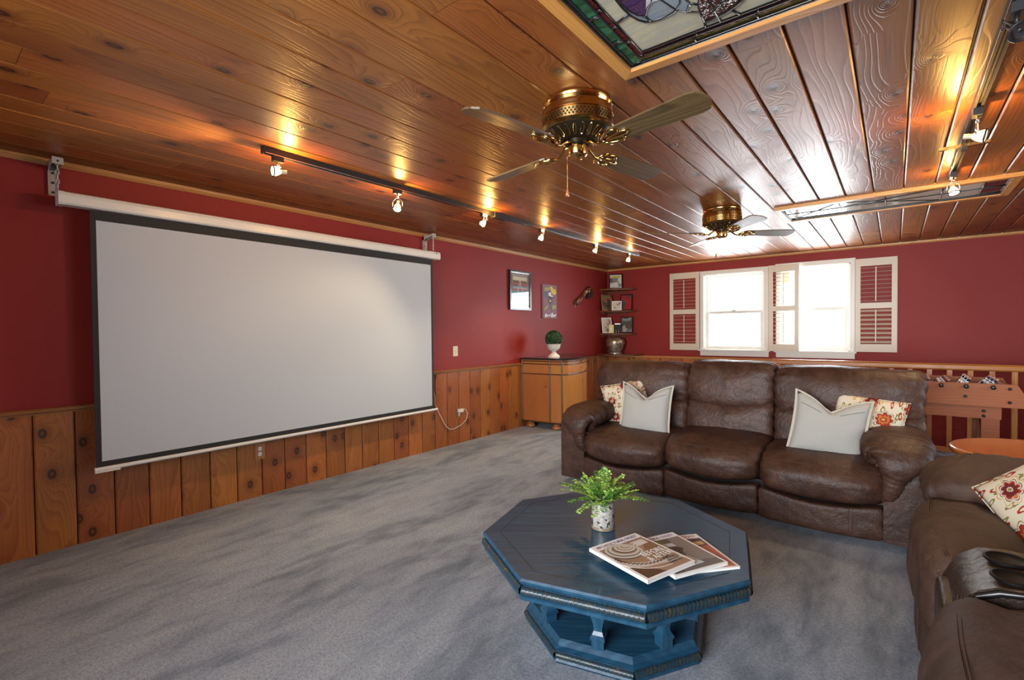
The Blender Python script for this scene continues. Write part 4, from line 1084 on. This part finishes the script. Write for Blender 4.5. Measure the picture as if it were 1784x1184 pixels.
rope(TR-.016, TZ-.047, .0165, top)
bm = bmesh.new(); P8 = octo(TR-.085)
for k in range(8): tube(bm, [(*P8[k], TZ), (*P8[(k+1) % 8], TZ)], .0014, 4)
finish(bm, 'inlay_line', M['inlay'], top)
BR = .415
bm = bmesh.new(); octo_rings(bm, [(BR-.01, .0), (BR-.004, .01), (BR-.012, .02), (BR-.012, .05), (BR-.005, .058), (BR-.022, .066), (BR-.026, .082), (BR-.034, .09), (.02, .09)])
base = finish(bm, 'base', M['blue'], t)
rope(BR-.010, .034, .0145, base)
for k in range(8):
    a = k*PI/4+PI/8+R(2); x, y = .338*math.cos(a), .338*math.sin(a)
    bm = bmesh.new()
    prof = [(.033, 0), (.033, .032), (.039, .036), (.039, .048), (.031, .054), (.023, .068), (.022, .078), (.027, .10), (.037, .128), (.040, .150), (.034, .162), (.030, .168), (.038, .176), (.038, .19), (.034, .20), (.034, .245)]
    rows = [[bm.verts.new((sx*r*.74, sy*r*.74, z)) for sx, sy in ((1, 1), (-1, 1), (-1, -1), (1, -1))] for r, z in prof]
    for u, v in zip(rows, rows[1:]):
        for q in range(4): bm.faces.new((u[q], u[(q+1) % 4], v[(q+1) % 4], v[q]))
    bm.faces.new(rows[0]); bm.faces.new(rows[-1])
    p = finish(bm, 'pedestal_post', M['blue'], t, loc=(x, y, .089), rot=(0, 0, a))
# magazines
def mag(label, cx, cy, z, w, h, th, rot, build):
    # local x = along the title, y = down the page is -y
    t = thing('magazine', label, 'magazine', (cx, cy, z), rot, 'magazines fanned on the coffee table')
    bm = bmesh.new(); nx = 6
    bx('page_block', -w/2+.002, w/2-.002, -h/2+.002, h/2-.001, .001, th-.001, M['pages'], t)
    bx('back_cover', -w/2, w/2, -h/2, h/2, 0, .001, M['paper'], t)
    cv = bx('front_cover', -w/2, w/2, -h/2, h/2, th-.001, th, M['paper'], t)
    bx('spine', -w/2-.001, -w/2+.001, -h/2, h/2, 0, th, M['paper'], t)
    def flat(name, pts, mat, dz=.0003): 
        bm = bmesh.new(); prism(bm, pts, th, th+dz, 'Z'); return finish(bm, name, mat, t)
    def text(s, size, x, y, mat, dz=.0006, width=None, rz=0): 
        return wall_text(s, size, mat, t, Matrix.Translation((x, y, th+dz)) @ Matrix.Rotation(rz, 4, 'Z'), 'lettering', .0002, width)
    build(flat, text, w, h); return t
def mk_stair():
    tan = plain('cover_tan', (.30, .19, .12), .35); tan2 = plain('cover_brown', (.19, .10, .055), .35); pale = plain('cover_pale', (.52, .47, .42), .35); ink = plain('cover_ink', (.035, .025, .03), .4); vio = plain('title_ink', (.06, .03, .12), .4); dk_ = plain('cover_dark_brown', (.075, .035, .02), .35)
    def f(flat, text, w, h):
        x0, x1, y0, y1 = -w/2+.012, w/2-.010, -h/2+.010, h/2-.042
        flat('cover_photo', [(x0, y0), (x1, y0), (x1, y1), (x0, y1)], tan)
        flat('cover_photo', [(x0+.16, y1-.10), (x1, y1-.12), (x1, y1-.04), (x0+.19, y1-.06)], tan2, .0005)
        flat('cover_photo', [(x0, y0), (x0+.10, y0), (x0+.06, y0+.06), (x0, y0+.09)], dk_, .0005)
        flat('cover_photo', [(x0, y0+.09), (x0+.06, y0+.06), (x1, y0+.03), (x1, y0+.05), (x0+.08, y0+.09), (x0, y0+.14)], pale, .0006)
        cx_, cy_ = -.04, .055
        for i, (a, b, m) in enumerate(((.082, .066, ink), (.08, .064, pale), (.068, .054, ink), (.066, .052, pale), (.053, .041, tan), (.048, .037, ink), (.046, .035, pale), (.034, .026, tan), (.031, .023, pale), (.02, .014, tan2), (.018, .012, pale))):
            flat('stair_spiral', ell(cx_+.004*i, cy_+.003*i, a, b, 28, R(-20)), m, .0007+.0001*i)
        # stepped dark edge of the stair sweeping round
        def zig(rad, n, s, e, stp):
            pts = []; inner = []
            for i in range(n):
                q = s+(e-s)*i/(n-1); rr = rad*(1+.5*i/n) + (stp if i % 2 else 0)
                pts.append((cx_+.03+rr*1.1*math.cos(q), cy_+rr*math.sin(q))); inner.append((cx_+.03+(rr-.005)*1.1*math.cos(q), cy_+(rr-.005)*math.sin(q)))
            return pts+inner[::-1]
        flat('stair_edge', zig(.098, 34, R(195), R(310), .010), ink, .0016)
        flat('stair_edge', zig(.125, 20, R(205), R(285), 0), pale, .0014)
        text('ARCHITECTURAL DIGEST', .026, 0, h/2-.023, vio, .0006, w-.035)
        text('BEFORE', .045, .055, -.012, M['paper'], .0019, .12); text('& AFTER', .045, .055, -.05, M['paper'], .0019, .13)
        for i, s in enumerate(('THE MOST', 'SENSATIONAL', 'MAKEOVERS')): text(s, .015, .075, -.082-.015*i, ink, .0019, .055+.01*i)
        for i in range(5): flat('small_print', [(x1-.085+.01*(i % 2), y1-.018-.008*i), (x1-.015, y1-.018-.008*i), (x1-.015, y1-.022-.008*i), (x1-.085+.01*(i % 2), y1-.022-.008*i)], M['paper'], .0008)
    return f
def mk_room():
    g1 = plain('cover_grey_brown', (.10, .08, .07), .35); grn = plain('cover_green', (.12, .24, .035), .35); dkb = plain('cover_dark_sofa', (.035, .025, .02), .35); wht = plain('cover_light', (.52, .55, .58), .35); br = plain('cover_wall', (.20, .17, .145), .35); vio = plain('title_ink_two', (.14, .09, .22), .4)
    def f(flat, text, w, h):
        x0, x1, y0, y1 = -w/2+.012, w/2-.010, -h/2+.010, h/2-.042
        flat('cover_photo', [(x0, y0), (x1, y0), (x1, y1), (x0, y1)], g1)
        flat('cover_photo', [(x0, y1-.075), (x0+.14, y1-.06), (x0+.13, y1), (x0, y1)], grn, .0005)
        flat('cover_photo', [(x1-.10, y1-.2), (x1, y1-.22), (x1, y1), (x1-.06, y1)], br, .0005)
        flat('cover_photo', [(x0+.01, y1-.13), (x0+.11, y1-.17), (x1-.06, y1-.10), (x1-.10, y1-.06), (x0+.10, y1-.09)], dkb, .0006)
        flat('cover_photo', [(x0+.08, y1-.035), (x0+.17, y1-.045), (x0+.17, y1-.075), (x0+.09, y1-.07)], wht, .0007)
        flat('cover_photo', [(x0+.04, y0+.02), (x0+.17, y0+.03), (x0+.15, y0+.10), (x0+.09, y0+.12), (x0+.05, y0+.08)], wht, .0007)
        flat('cover_photo', [(x0, y0), (x0+.05, y0), (x0+.03, y0+.08), (x0, y0+.10)], dkb, .0007)
        text('ARCHITECTURAL DIGEST', .026, 0, h/2-.023, vio, .0006, w-.035)
    return f
def mk_warm():
    org = plain('cover_orange', (.45, .13, .04), .35); rd = plain('cover_red', (.28, .03, .02), .35); yl = plain('cover_yellow', (.55, .36, .13), .35); bk = plain('cover_dark', (.05, .03, .025), .35); vio = plain('title_ink_three', (.25, .05, .05), .4)
    def f(flat, text, w, h):
        x0, x1, y0, y1 = -w/2+.012, w/2-.010, -h/2+.010, h/2-.042
        flat('cover_photo', [(x0, y0), (x1, y0), (x1, y1), (x0, y1)], org)
        flat('cover_photo', [(x0, y1-.10), (x1, y1-.07), (x1, y1), (x0, y1)], bk, .0005)
        flat('cover_photo', [(x0+.04, y1-.09), (x1-.01, y1-.06), (x1-.01, y1-.03), (x0+.04, y1-.05)], yl, .0006)
        flat('cover_photo', [(x1-.07, y0+.02), (x1-.015, y0+.02), (x1-.015, y0+.10), (x1-.07, y0+.10)], rd, .0006)
        text('ARCHITECTURAL DIGEST', .026, 0, h/2-.023, vio, .0006, w-.035)
    return f
z0 = TZ+.001
mag('cream and tan magazine lying lowest and furthest right in the fan', 3.47, 2.01, z0, .265, .31, .009, R(49), mk_warm())
mag('magazine with a dark sofa photo in the middle of the fan', 3.435, 1.945, z0+.0105, .265, .31, .012, R(62), mk_room())
mag('magazine with a spiral staircase cover on top of the fan', 3.350, 1.815, z0+.024, .265, .31, .014, R(71), mk_stair())
# fern in a glass
t = thing('potted_fern', 'small green fern in a speckled glass on the coffee table', 'plant', (3.062, 2.045, TZ))
bm = bmesh.new(); lathe(bm, [(.0, .001), (.050, .001), (.0535, .006), (.0535, .128), (.051, .128), (.050, .02), (.0, .018)], 36)
sp = NT('speckled_glass'); co = sp.coords(); v_ = sp.add('ShaderNodeTexVoronoi', {'Scale': 95.0, 'Vector': co}); nn = sp.noise(co, 40.0, 3.0)
zz = sp.add('ShaderNodeSeparateXYZ', {0: co}).outputs[2]
sp.set(Base_Color=sp.mix(sp.math('GREATER_THAN', nn.outputs[0], .58), sp.mix(sp.mapr(v_.outputs['Distance'], .1, .6), (.66, .63, .58), (.42, .40, .37)), (.07, .07, .065)), Roughness=.12, Metallic=.25)
finish(bm, 'glass_vase', sp.m, t, smooth=True, angle=R(50))
bm = bmesh.new(); lathe(bm, [(.0543, .002), (.0545, .013), (.0538, .016)], 36); finish(bm, 'vase_foot', plain('smoky_glass', (.20, .16, .11), .08), t, smooth=True, angle=R(50))
bml = bmesh.new(); bmd = bmesh.new(); bms = bmesh.new(); rf = random.Random(11)
def leaflet(bm, p, d, n, s):
    d = d.normalized(); n = (n-d*n.dot(d)).normalized(); w = d.cross(n)
    pts = [(0, 0), (.35, .42), (.8, .5), (1.0, .18), (1.0, -.18), (.8, -.5), (.35, -.42)]
    vs = [bm.verts.new(p+d*a*s+w*b*s+n*(.12*s*(1-abs(b)*2))) for a, b in pts]; bm.faces.new(vs)
for i in range(74):
    az = 2*PI*i/46*5.3+rf.uniform(-.3, .3); el = R(rf.uniform(16, 80)); L_ = rf.uniform(.13, .25)*(1-.45*(math.sin(el))**2); hd = Vector((math.cos(az), math.sin(az), 0))
    p = Vector((0, 0, .125))+hd*rf.uniform(.0, .035); d = hd*math.cos(el)+Vector((0, 0, math.sin(el))); pts = [p.copy()]
    n = 13
    droop = rf.uniform(.03, .10)
    bmx = bml if i % 3 else bmd
    for k in range(n):
        d = (d+Vector((0, 0, -droop*.55))).normalized(); p = p+d*L_/n; pts.append(p.copy())
        if k > 2:
            side = d.cross(Vector((0, 0, 1))).normalized(); s = .0165*(1-.35*k/n)*rf.uniform(.8, 1.2)
            for q in (-1, 1):
                br = p+side*q*.012*(1.5-k/n)
                leaflet(bmx, p, side*q+d*.5+Vector((0, 0, rf.uniform(-.2, .4))), Vector((rf.uniform(-.4, .4), rf.uniform(-.4, .4), 1)), s)
                leaflet(bmx, br, side*q*.7+d+Vector((0, 0, rf.uniform(-.3, .3))), Vector((rf.uniform(-.5, .5), rf.uniform(-.5, .5), 1)), s*.9)
    leaflet(bmx, p, d, Vector((0, 0, 1)), .012)
    tube(bms, pts, .0008, 4)
stuff(finish(bml, 'foliage', M['leafl'], t)); stuff(finish(bmd, 'deep_foliage', M['leafm'], t)); finish(bms, 'stems', M['stem'], t)

# ================================================================== CABINET AND TOPIARY
t = thing('corner_cabinet', 'bow-fronted maple cabinet with black top against the left wall', 'cabinet', (.02, 5.42, 0))
out = [(0, 0), (.46, .03), (.635, .06), (.665, .16), (.672, .28), (.665, .42), (.635, .60), (.575, .80), (.48, .99), (.36, 1.14), (.18, 1.26), (0, 1.31)]
def scaled(k, e=0.0): 
    c = (.0, .65); return [((x-c[0])*k+(0 if x == 0 else e), (y-c[1])*k+c[1]) for x, y in out]
bm = bmesh.new(); prism(bm, out, .085, .945, 'Z'); body = finish(bm, 'body', M['cab'], t)
bm = bmesh.new(); prism(bm, scaled(1.03, .004), .945, .972, 'Z'); finish(bm, 'top_slab', M['cabtop'], t, bevel=.006, seg=2)
bm = bmesh.new()
for z in (.925, .888, .752, .092):
    P = scaled(1.0, .003); tube(bm, [(x, y, z) for x, y in P], .0075 if z != .092 else .012, 6)
for k in (1, 2): tube(bm, [(out[k][0]+.002, out[k][1]-.001, .09), (out[k][0]+.002, out[k][1]-.001, .94)], .008, 6)
tube(bm, [(.02, -.002, .09), (.02, -.002, .94)], .006, 6)
finish(bm, 'dark_banding', M['cabline'], t)
def face(name, i0, i1, z0, z1, f0=0.0, f1=1.0, parent=t, off=.004):
    # a raised leaf that follows the outline between two of its points
    pts = [Vector(out[k]) for k in range(i0, i1+1)]
    a = pts[0].lerp(pts[1], f0); pts[0] = a
    b = pts[-2].lerp(pts[-1], f1); pts[-1] = b
    bm = bmesh.new(); ns = []
    for i, p in enumerate(pts):
        d = (pts[min(i+1, len(pts)-1)]-pts[max(i-1, 0)]).normalized(); ns.append(Vector((d.y, -d.x)))
    rows = [[bm.verts.new((p.x+n.x*o, p.y+n.y*o, z)) for z, o in ((z0, 0), (z0, off), (z1, off), (z1, 0))] for p, n in zip(pts, ns)]
    for u, v in zip(rows, rows[1:]):
        for q in range(3): bm.faces.new((u[q], v[q], v[q+1], u[q+1]))
    bm.faces.new(rows[0]); bm.faces.new(rows[-1])
    return finish(bm, name, M['cab'], parent, bevel=.0015)
def knob(parent, p, n):
    bm = bmesh.new(); p = Vector(p); n = Vector(n).normalized(); tube(bm, [p, p+n*.006, p+n*.014, p+n*.022, p+n*.026], [.006, .005, .010, .010, .004], 10); finish(bm, 'knob', M['antbrass'], parent, smooth=True)
face('side_rail', 0, 1, .90, .92, .08, .94); face('side_drawer', 0, 1, .765, .882, .08, .94); d1 = face('side_door', 0, 1, .11, .742, .08, .94)
knob(d1, (.40, .02, .66), (.06, -1, 0)); bm = bmesh.new(); prism(bm, [(.40, .60), (.415, .585), (.40, .57), (.385, .585)], .016, .022, 'Y'); finish(bm, 'keyhole_plate', M['antbrass'], d1)
face('post_panel', 1, 2, .11, .742, .1, .9); face('post_panel', 1, 2, .765, .882, .1, .9); face('post_panel', 1, 2, .90, .92, .1, .9)
face('top_rail', 2, 8, .90, .92, .1, .9); dr = face('drawer', 2, 8, .765, .882, .1, .9); dd = face('door', 2, 6, .11, .742, .1, .95); face('door', 6, 9, .11, .742, .1, .9)
knob(dr, (.655, .52, .825), (1, .15, 0)); knob(dd, (.645, .58, .64), (1, .3, 0)); knob(t, (.652, .54, .91), (1, .2, 0))
for (x, y) in ((.12, .06), (.52, .10), (.55, .62), (.12, 1.2)):
    bm = bmesh.new(); lathe(bm, [(.035, 0), (.058, .012), (.062, .03), (.05, .05), (.038, .058), (.045, .066), (.045, .088)], 20, (x, y, 0)); finish(bm, 'bun_foot', M['foot'], t, smooth=True, angle=R(60))
t = thing('topiary', 'round clipped green ball in a white footed urn on the cabinet', 'plant', (.33, 5.78, .972))
bm = bmesh.new(); lathe(bm, [(.085, 0), (.085, .012), (.068, .028), (.035, .055), (.028, .07), (.04, .085), (.075, .105), (.09, .135), (.098, .175), (.103, .182), (.095, .185), (.085, .175), (0, .17)], 28); finish(bm, 'urn', M['urn'], t, smooth=True, angle=R(50))
bm = bmesh.new(); bmesh.ops.create_icosphere(bm, subdivisions=3, radius=.112, matrix=Matrix.Translation((0, 0, .255))); ball = finish(bm, 'moss_ball', M['moss'], t, smooth=True)
bm = bmesh.new(); rt = random.Random(5)
for i in range(1500):
    z = rt.uniform(-1, 1); a = rt.uniform(0, 2*PI); s = math.sqrt(1-z*z); n = Vector((s*math.cos(a), s*math.sin(a), z))
    d = n.cross(Vector((rt.uniform(-1, 1), rt.uniform(-1, 1), rt.uniform(-1, 1)))).normalized(); n2 = (n+d*rt.uniform(-.8, .8)).normalized()
    leaflet(bm, Vector((0, 0, .255))+n*.112, (d+n*.7), n2, .016)
stuff(finish(bm, 'clipped_leaves', M['leafd'], t))

# ================================================================== CORNER SHELVES
def corner_shelf(label, z, r, rx):
    t = thing('corner_shelf', label, 'shelf', (0, FARY, z), 0, 'dark corner shelves')
    pts = [(0, 0), (0, -r)] + [(rx*math.sin(R(a))**.95, -r*math.cos(R(a))**.95) for a in (12, 25, 38, 50, 62, 75, 86)] + [(rx, 0)]
    bm = bmesh.new(); prism(bm, pts, -.032, 0, 'Z'); finish(bm, 'board', M['shelf'], t, bevel=.005)
    bm = bmesh.new(); edge = pts[1:]
    # rope-carved lip
    P = []
    for a, b in zip(edge, edge[1:]):
        for k in range(8): P.append((lerp(a[0], b[0], k/8), lerp(a[1], b[1], k/8), -.016))
    P.append((*edge[-1], -.016))
    tube(bm, P, [.0125 + .003*math.sin(i*2.1) for i in range(len(P))], 8); finish(bm, 'carved_lip', M['shelf'], t, smooth=True)
    bm = bmesh.new(); box(bm, 0, .018, -r*.7, -.01, -.07, -.032); box(bm, .018, rx*.7, -.018, 0, -.07, -.032); finish(bm, 'cleat', M['shelf'], t, bevel=.003)
ZS = (2.075, 1.69, 1.29, .925)
corner_shelf('dark corner shelf, topmost of four, with one picture', ZS[0], .32, .57)
corner_shelf('dark corner shelf, second from the top, with a red picture', ZS[1], .32, .57)
corner_shelf('dark corner shelf, third from the top, with small figures', ZS[2], .32, .57)
corner_shelf('dark corner shelf, lowest and widest, on top of the panelling', ZS[3], .42, .70)
def shelf_frame(label, x, y, z, w, h, yaw, lean, mat, art, title=None, roll=0):
    t = thing('photo_frame', label, 'picture frame', (x, y, z), 0, 'small framed pictures on the corner shelves')
    t.rotation_euler = (Matrix.Rotation(yaw, 4, 'Z') @ Matrix.Rotation(-lean, 4, 'X') @ Matrix.Rotation(roll, 4, 'Y')).to_euler()
    f = .016
    bm = bmesh.new()
    for a in ((-w/2, -w/2+f, 0, h), (w/2-f, w/2, 0, h), (-w/2+f, w/2-f, 0, f), (-w/2+f, w/2-f, h-f, h)): box(bm, a[0], a[1], -.008, .008, a[2], a[3])
    finish(bm, 'frame', mat, t, bevel=.002)
    bx('print', -w/2+f, w/2-f, -.002, .003, f, h-f, art, t)
    if title: bx('title_strip', -w/2+f+.015, w/2-f-.02, -.0035, -.001, h-f-.055, h-f-.02, title, t)
    return t
comic = cells('grey_comic_print', [(.42, .42, .40), (.10, .10, .09), (.55, .55, .52), (.22, .21, .2), (.6, .58, .5)], 14, .3, 1.3)
warmp = cells('brown_comic_print', [(.16, .10, .05), (.28, .10, .04), (.10, .13, .05), (.30, .22, .13), (.06, .05, .04)], 14, .3, 2.2)
redp = cells('red_comic_print', [(.05, .05, .05), (.38, .015, .015), (.08, .07, .07), (.30, .02, .02), (.14, .13, .12)], 11, .3, 3.1)
palep = cells('pale_comic_print', [(.55, .50, .36), (.5, .42, .2), (.25, .18, .1), (.6, .56, .48)], 16, .3, 4.3)
darkp = cells('slate_comic_print', [(.06, .075, .07), (.15, .16, .15), (.35, .33, .28), (.08, .07, .06), (.2, .16, .12)], 12, .3, 5.2)
shelf_frame('black framed grey comic picture alone on the topmost corner shelf', .24, 7.93, ZS[0]+.001, .235, .27, R(28), R(10), M['black'], comic, plain('yellow_title', (.55, .42, .05), .4))
shelf_frame('brown picture standing on the left of the second corner shelf', .12, 7.84, ZS[1]+.001, .21, .29, R(55), R(10), M['silver'], warmp)
shelf_frame('black framed red picture on the right of the second corner shelf', .41, 7.97, ZS[1]+.001, .22, .285, R(10), R(10), M['black'], redp)
shelf_frame('small white framed pair of pictures at the front of the second corner shelf', .29, 7.86, ZS[1]+.001, .17, .165, R(25), R(10), M['paper'], palep)
shelf_frame('pale comic picture slanting on the left of the third corner shelf', .12, 7.84, ZS[2]+.001, .19, .28, R(52), R(12), M['paper'], palep, roll=0)
shelf_frame('black framed dark picture on the right of the third corner shelf', .42, 7.965, ZS[2]+.001, .22, .29, R(8), R(10), M['black'], darkp, plain('grey_title', (.2, .24, .27), .4))
t = thing('card_box', 'small yellow card box between the pictures of the third corner shelf', 'box', (.205, 7.82, ZS[2]+.001), R(25))
bx('carton', -.042, .042, -.02, .02, 0, .145, plain('yellow_card', (.58, .47, .04), .4), t, bevel=.002); bm = bmesh.new(); prism(bm, [(-.02, .03), (.0, .03), (.02, .11), (.0, .10), (-.015, .06)], -.0212, -.02, 'Y'); finish(bm, 'ink_mark', M['black'], t)
t = thing('card_box', 'black box with a pale top behind the yellow card box', 'box', (.30, 7.885, ZS[2]+.001), R(20))
bx('carton', -.055, .055, -.03, .03, 0, .15, M['border'], t, bevel=.003); bx('pale_lid', -.05, .045, -.032, .03, .15, .168, M['pwhite'], t, bevel=.003)
for i, (x, y, l) in enumerate(((.31, 7.79, 'small brass figure standing left in front of the black box'), (.355, 7.80, 'small brass figure standing right in front of the black box'))):
    t = thing('figurine', l, 'figurine', (x, y, ZS[2]+.001), R(20), 'small figures on the third corner shelf')
    bm = bmesh.new(); lathe(bm, [(.014, 0), (.014, .006), (.006, .01), (.009, .02), (.011, .032), (.006, .04), (.004, .043)], 12); finish(bm, 'figure_body', M['antbrass'], t, smooth=True)
    bm = bmesh.new(); bmesh.ops.create_icosphere(bm, subdivisions=2, radius=.0095, matrix=Matrix.Translation((0, 0, .05))); finish(bm, 'figure_head', M['brass'], t, smooth=True)
t = thing('vase', 'round mottled silver pot on the lowest corner shelf', 'vase', (.27, 7.84, ZS[3]+.001))
mt = NT('mottled_silver'); co = mt.coords(); a_ = mt.noise(co, 9.0, 4.0, .6, 1.0)
mt.set(Base_Color=mt.ramp(a_.outputs[0], [(.3, (.10, .08, .05)), (.48, (.36, .31, .22)), (.6, (.52, .47, .38)), (.72, (.62, .60, .55))]), Metallic=.75, Roughness=.3)
bm = bmesh.new(); lathe(bm, [(.10, 0), (.115, .004), (.115, .02), (.105, .03), (.12, .055), (.15, .12), (.165, .19), (.163, .23), (.14, .27), (.10, .29), (.075, .293), (.07, .288), (0, .28)], 36); finish(bm, 'pot', mt.m, t, smooth=True, angle=R(60))
bm = bmesh.new(); tube(bm, [(.150*math.cos(R(-70+140*k/8)), -.155*abs(math.cos(R(-70+140*k/8)))**.2, .10+.0*k) for k in range(2)], .002, 4); finish(bm, 'seam', M['antbrass'], t)

# ================================================================== STAIR RAIL, FOOSBALL, ROUND TABLE
RY = 7.0
t = thing('stair_railing', 'oak stair railing with square balusters in front of the far wall', 'railing', (4.7, RY, 0))
bm = bmesh.new(); prism(bm, [(-.035, .885), (-.05, .90), (-.05, .935), (-.035, .952), (.035, .952), (.05, .935), (.05, .90), (.035, .885)], 2.90-4.7, RX-.02-4.7, 'X'); finish(bm, 'handrail', M['oak'], t, bevel=.003)
bx('shoe_rail', 2.95-4.7, RX-.02-4.7, -.035, .035, .0, .045, M['oak'], t, bevel=.004)
bx('newel_post', 2.92-4.7, 3.0-4.7, -.04, .04, .0, .90, M['oakz'], t, bevel=.004)
me = None; x = 3.128
while x < RX-.06:
    if me is None: o = bx('baluster', x-4.7-.021, x-4.7+.021, -.021, .021, .044, .888, M['oakz'], t, bevel=.003); me = o.data; z_ = o.location.z
    else: o = link('baluster', me, None, t); o.location = (x-4.7, 0, z_)
    x += .1638
FX0, FX1, FY0, FY1 = 3.52, 4.95, 5.815, 6.56
t = thing('foosball_table', 'wooden foosball table between the long sofa and the stair railing', 'game table', ((FX0+FX1)/2, (FY0+FY1)/2, 0))
fx, fy = t.location.x, t.location.y
for (a, b) in ((FY0, FY0+.025), (FY1-.025, FY1)):
    bm = bmesh.new(); prism(bm, [(FX0-fx, .852), (FX1-fx, .852), (FX1+.05-fx, .76), (FX1+.05-fx, .655), (FX0-.05-fx, .655), (FX0-.05-fx, .76)], a-fy, b-fy, 'Y'); finish(bm, 'side_panel', M['foos'], t, bevel=.003)
for (a, b) in ((FX0+.03, FX0+.055), (FX1-.055, FX1-.03)): bx('end_panel', a-fx, b-fx, FY0+.025-fy, FY1-.025-fy, .66, .84, M['foos'], t, bevel=.002)
bx('playfield', FX0+.055-fx, FX1-.055-fx, FY0+.025-fy, FY1-.025-fy, .71, .722, M['foosg'], t)
bx('under_box', FX0+.09-fx, FX1-.09-fx, FY0+.03-fy, FY1-.03-fy, .545, .66, M['foos'], t, bevel=.003)
for (a, b) in ((FX0+.09, FX0+.22), (FX1-.215, FX1-.10)):
    for (c, d) in ((FY0+.035, FY0+.075), (FY1-.075, FY1-.035)):
        lg = bmesh.new(); box(lg, a-fx, b-fx, c-fy, d-fy, 0, .56); finish(lg, 'leg', M['foos'], t, bevel=.003)
    bx('leg_brace', a+.03-fx, b-.03-fx, FY0+.075-fy, FY1-.075-fy, .08, .50, M['foos'], t)
def disc(parent, x, z, r, y=None, name='screw_cap'):
    y = FY0-fy if y is None else y
    bm = bmesh.new(); tube(bm, [(x, y+.002, z), (x, y-.006, z), (x, y-.011, z)], [r, r, r*.6], 14); return finish(bm, name, M['blackp'], parent)
for (x, z) in ((FX1-.045, .815), (FX1-.045, .70), (FX1-.205, .615), (FX1-.205, .572), (FX0+.06, .815), (FX0+.06, .70), (4.63, .735)): disc(t, x-fx, z, .013)
# rods with players
def player(parent, x, y, zr, mat, ang):
    bm = bmesh.new()
    rows = [(.0, .082, .007, .007), (.0, .074, .015, .013), (.0, .062, .016, .014), (.0, .055, .013, .012), (0, .040, .015, .014), (0, .028, .008, .008), (0, .022, .020, .012), (0, .0, .021, .014), (0, -.02, .016, .013), (0, -.05, .013, .011), (0, -.062, .017, .012), (0, -.075, .018, .013)]
    rings = []
    for (_, z, a, b) in rows: rings.append([bm.verts.new((b*math.sin(2*PI*k/10), a*math.cos(2*PI*k/10), z)) for k in range(10)])
    for i, (u, v) in enumerate(zip(rings, rings[1:])):
        for k in range(10):
            f = bm.faces.new((u[k], u[(k+1) % 10], v[(k+1) % 10], v[k])); f.material_index = 1 if i in (4, 6, 9) else (2 if i < 2 else 0)
    bm.faces.new(rings[0]); bm.faces.new(rings[-1])
    o = finish(bm, 'player', [mat, M['pwhite'], M['skin']], parent, smooth=True, loc=(x, y, zr), rot=(0, ang, 0)); return o
rx = [3.70, 3.86, 4.02, 4.18, 4.34, 4.47, 4.635, 4.805]
for i, x in enumerate(rx):
    bm = bmesh.new(); cyl(bm, (x-fx, FY0-.012-fy, .822), (x-fx, FY1+.16-fy, .822), .007, n=10)
    rod = finish(bm, 'rod', M['chrome'], t, smooth=True, angle=R(40))
    bm = bmesh.new(); tube(bm, [(x-fx, FY0-.03-fy, .822), (x-fx, FY0-.026-fy, .822), (x-fx, FY0-.006-fy, .822), (x-fx, FY0-fy, .822)], [.010, .017, .018, .020], 14); finish(bm, 'rod_bushing', M['blackp'], rod, smooth=True, angle=R(40))
    bm = bmesh.new(); tube(bm, [(x-fx, FY1+.06-fy, .822), (x-fx, FY1+.07-fy, .822), (x-fx, FY1+.16-fy, .822), (x-fx, FY1+.17-fy, .822)], [.012, .017, .019, .010], 12); finish(bm, 'rod_grip', M['blackp'], rod, smooth=True, angle=R(40))
    m = M['maroon'] if i in (0, 2, 5) else M['navy']
    for k in range(3): player(rod, x-fx, .12+.20*(k-1)-.0+.1*(i % 2)-.18, .822, m, R(25 + 18*((i*7+k*3) % 3)))
t = thing('side_table', 'round glossy oak side table behind the loveseat', 'table', (4.85, 4.16, 0))
bm = bmesh.new(); lathe(bm, [(.395, .555), (.425, .560), (.437, .572), (.437, .588), (.428, .598), (.40, .60), (.0, .60)], 64); finish(bm, 'tabletop', M['round'], t, smooth=True, angle=R(50))
bm = bmesh.new(); lathe(bm, [(.30, .505), (.30, .556)], 48); finish(bm, 'apron', M['round'], t, smooth=True, angle=R(50))
for k in range(4):
    a = R(45+90*k); c, s = math.cos(a), math.sin(a)
    bm = bmesh.new(); tube(bm, [(.26*c, .26*s, .55), (.27*c, .27*s, .45), (.25*c, .25*s, .25), (.29*c, .29*s, .0)], [.028, .03, .02, .018], 12); finish(bm, 'leg', M['round'], t, smooth=True)
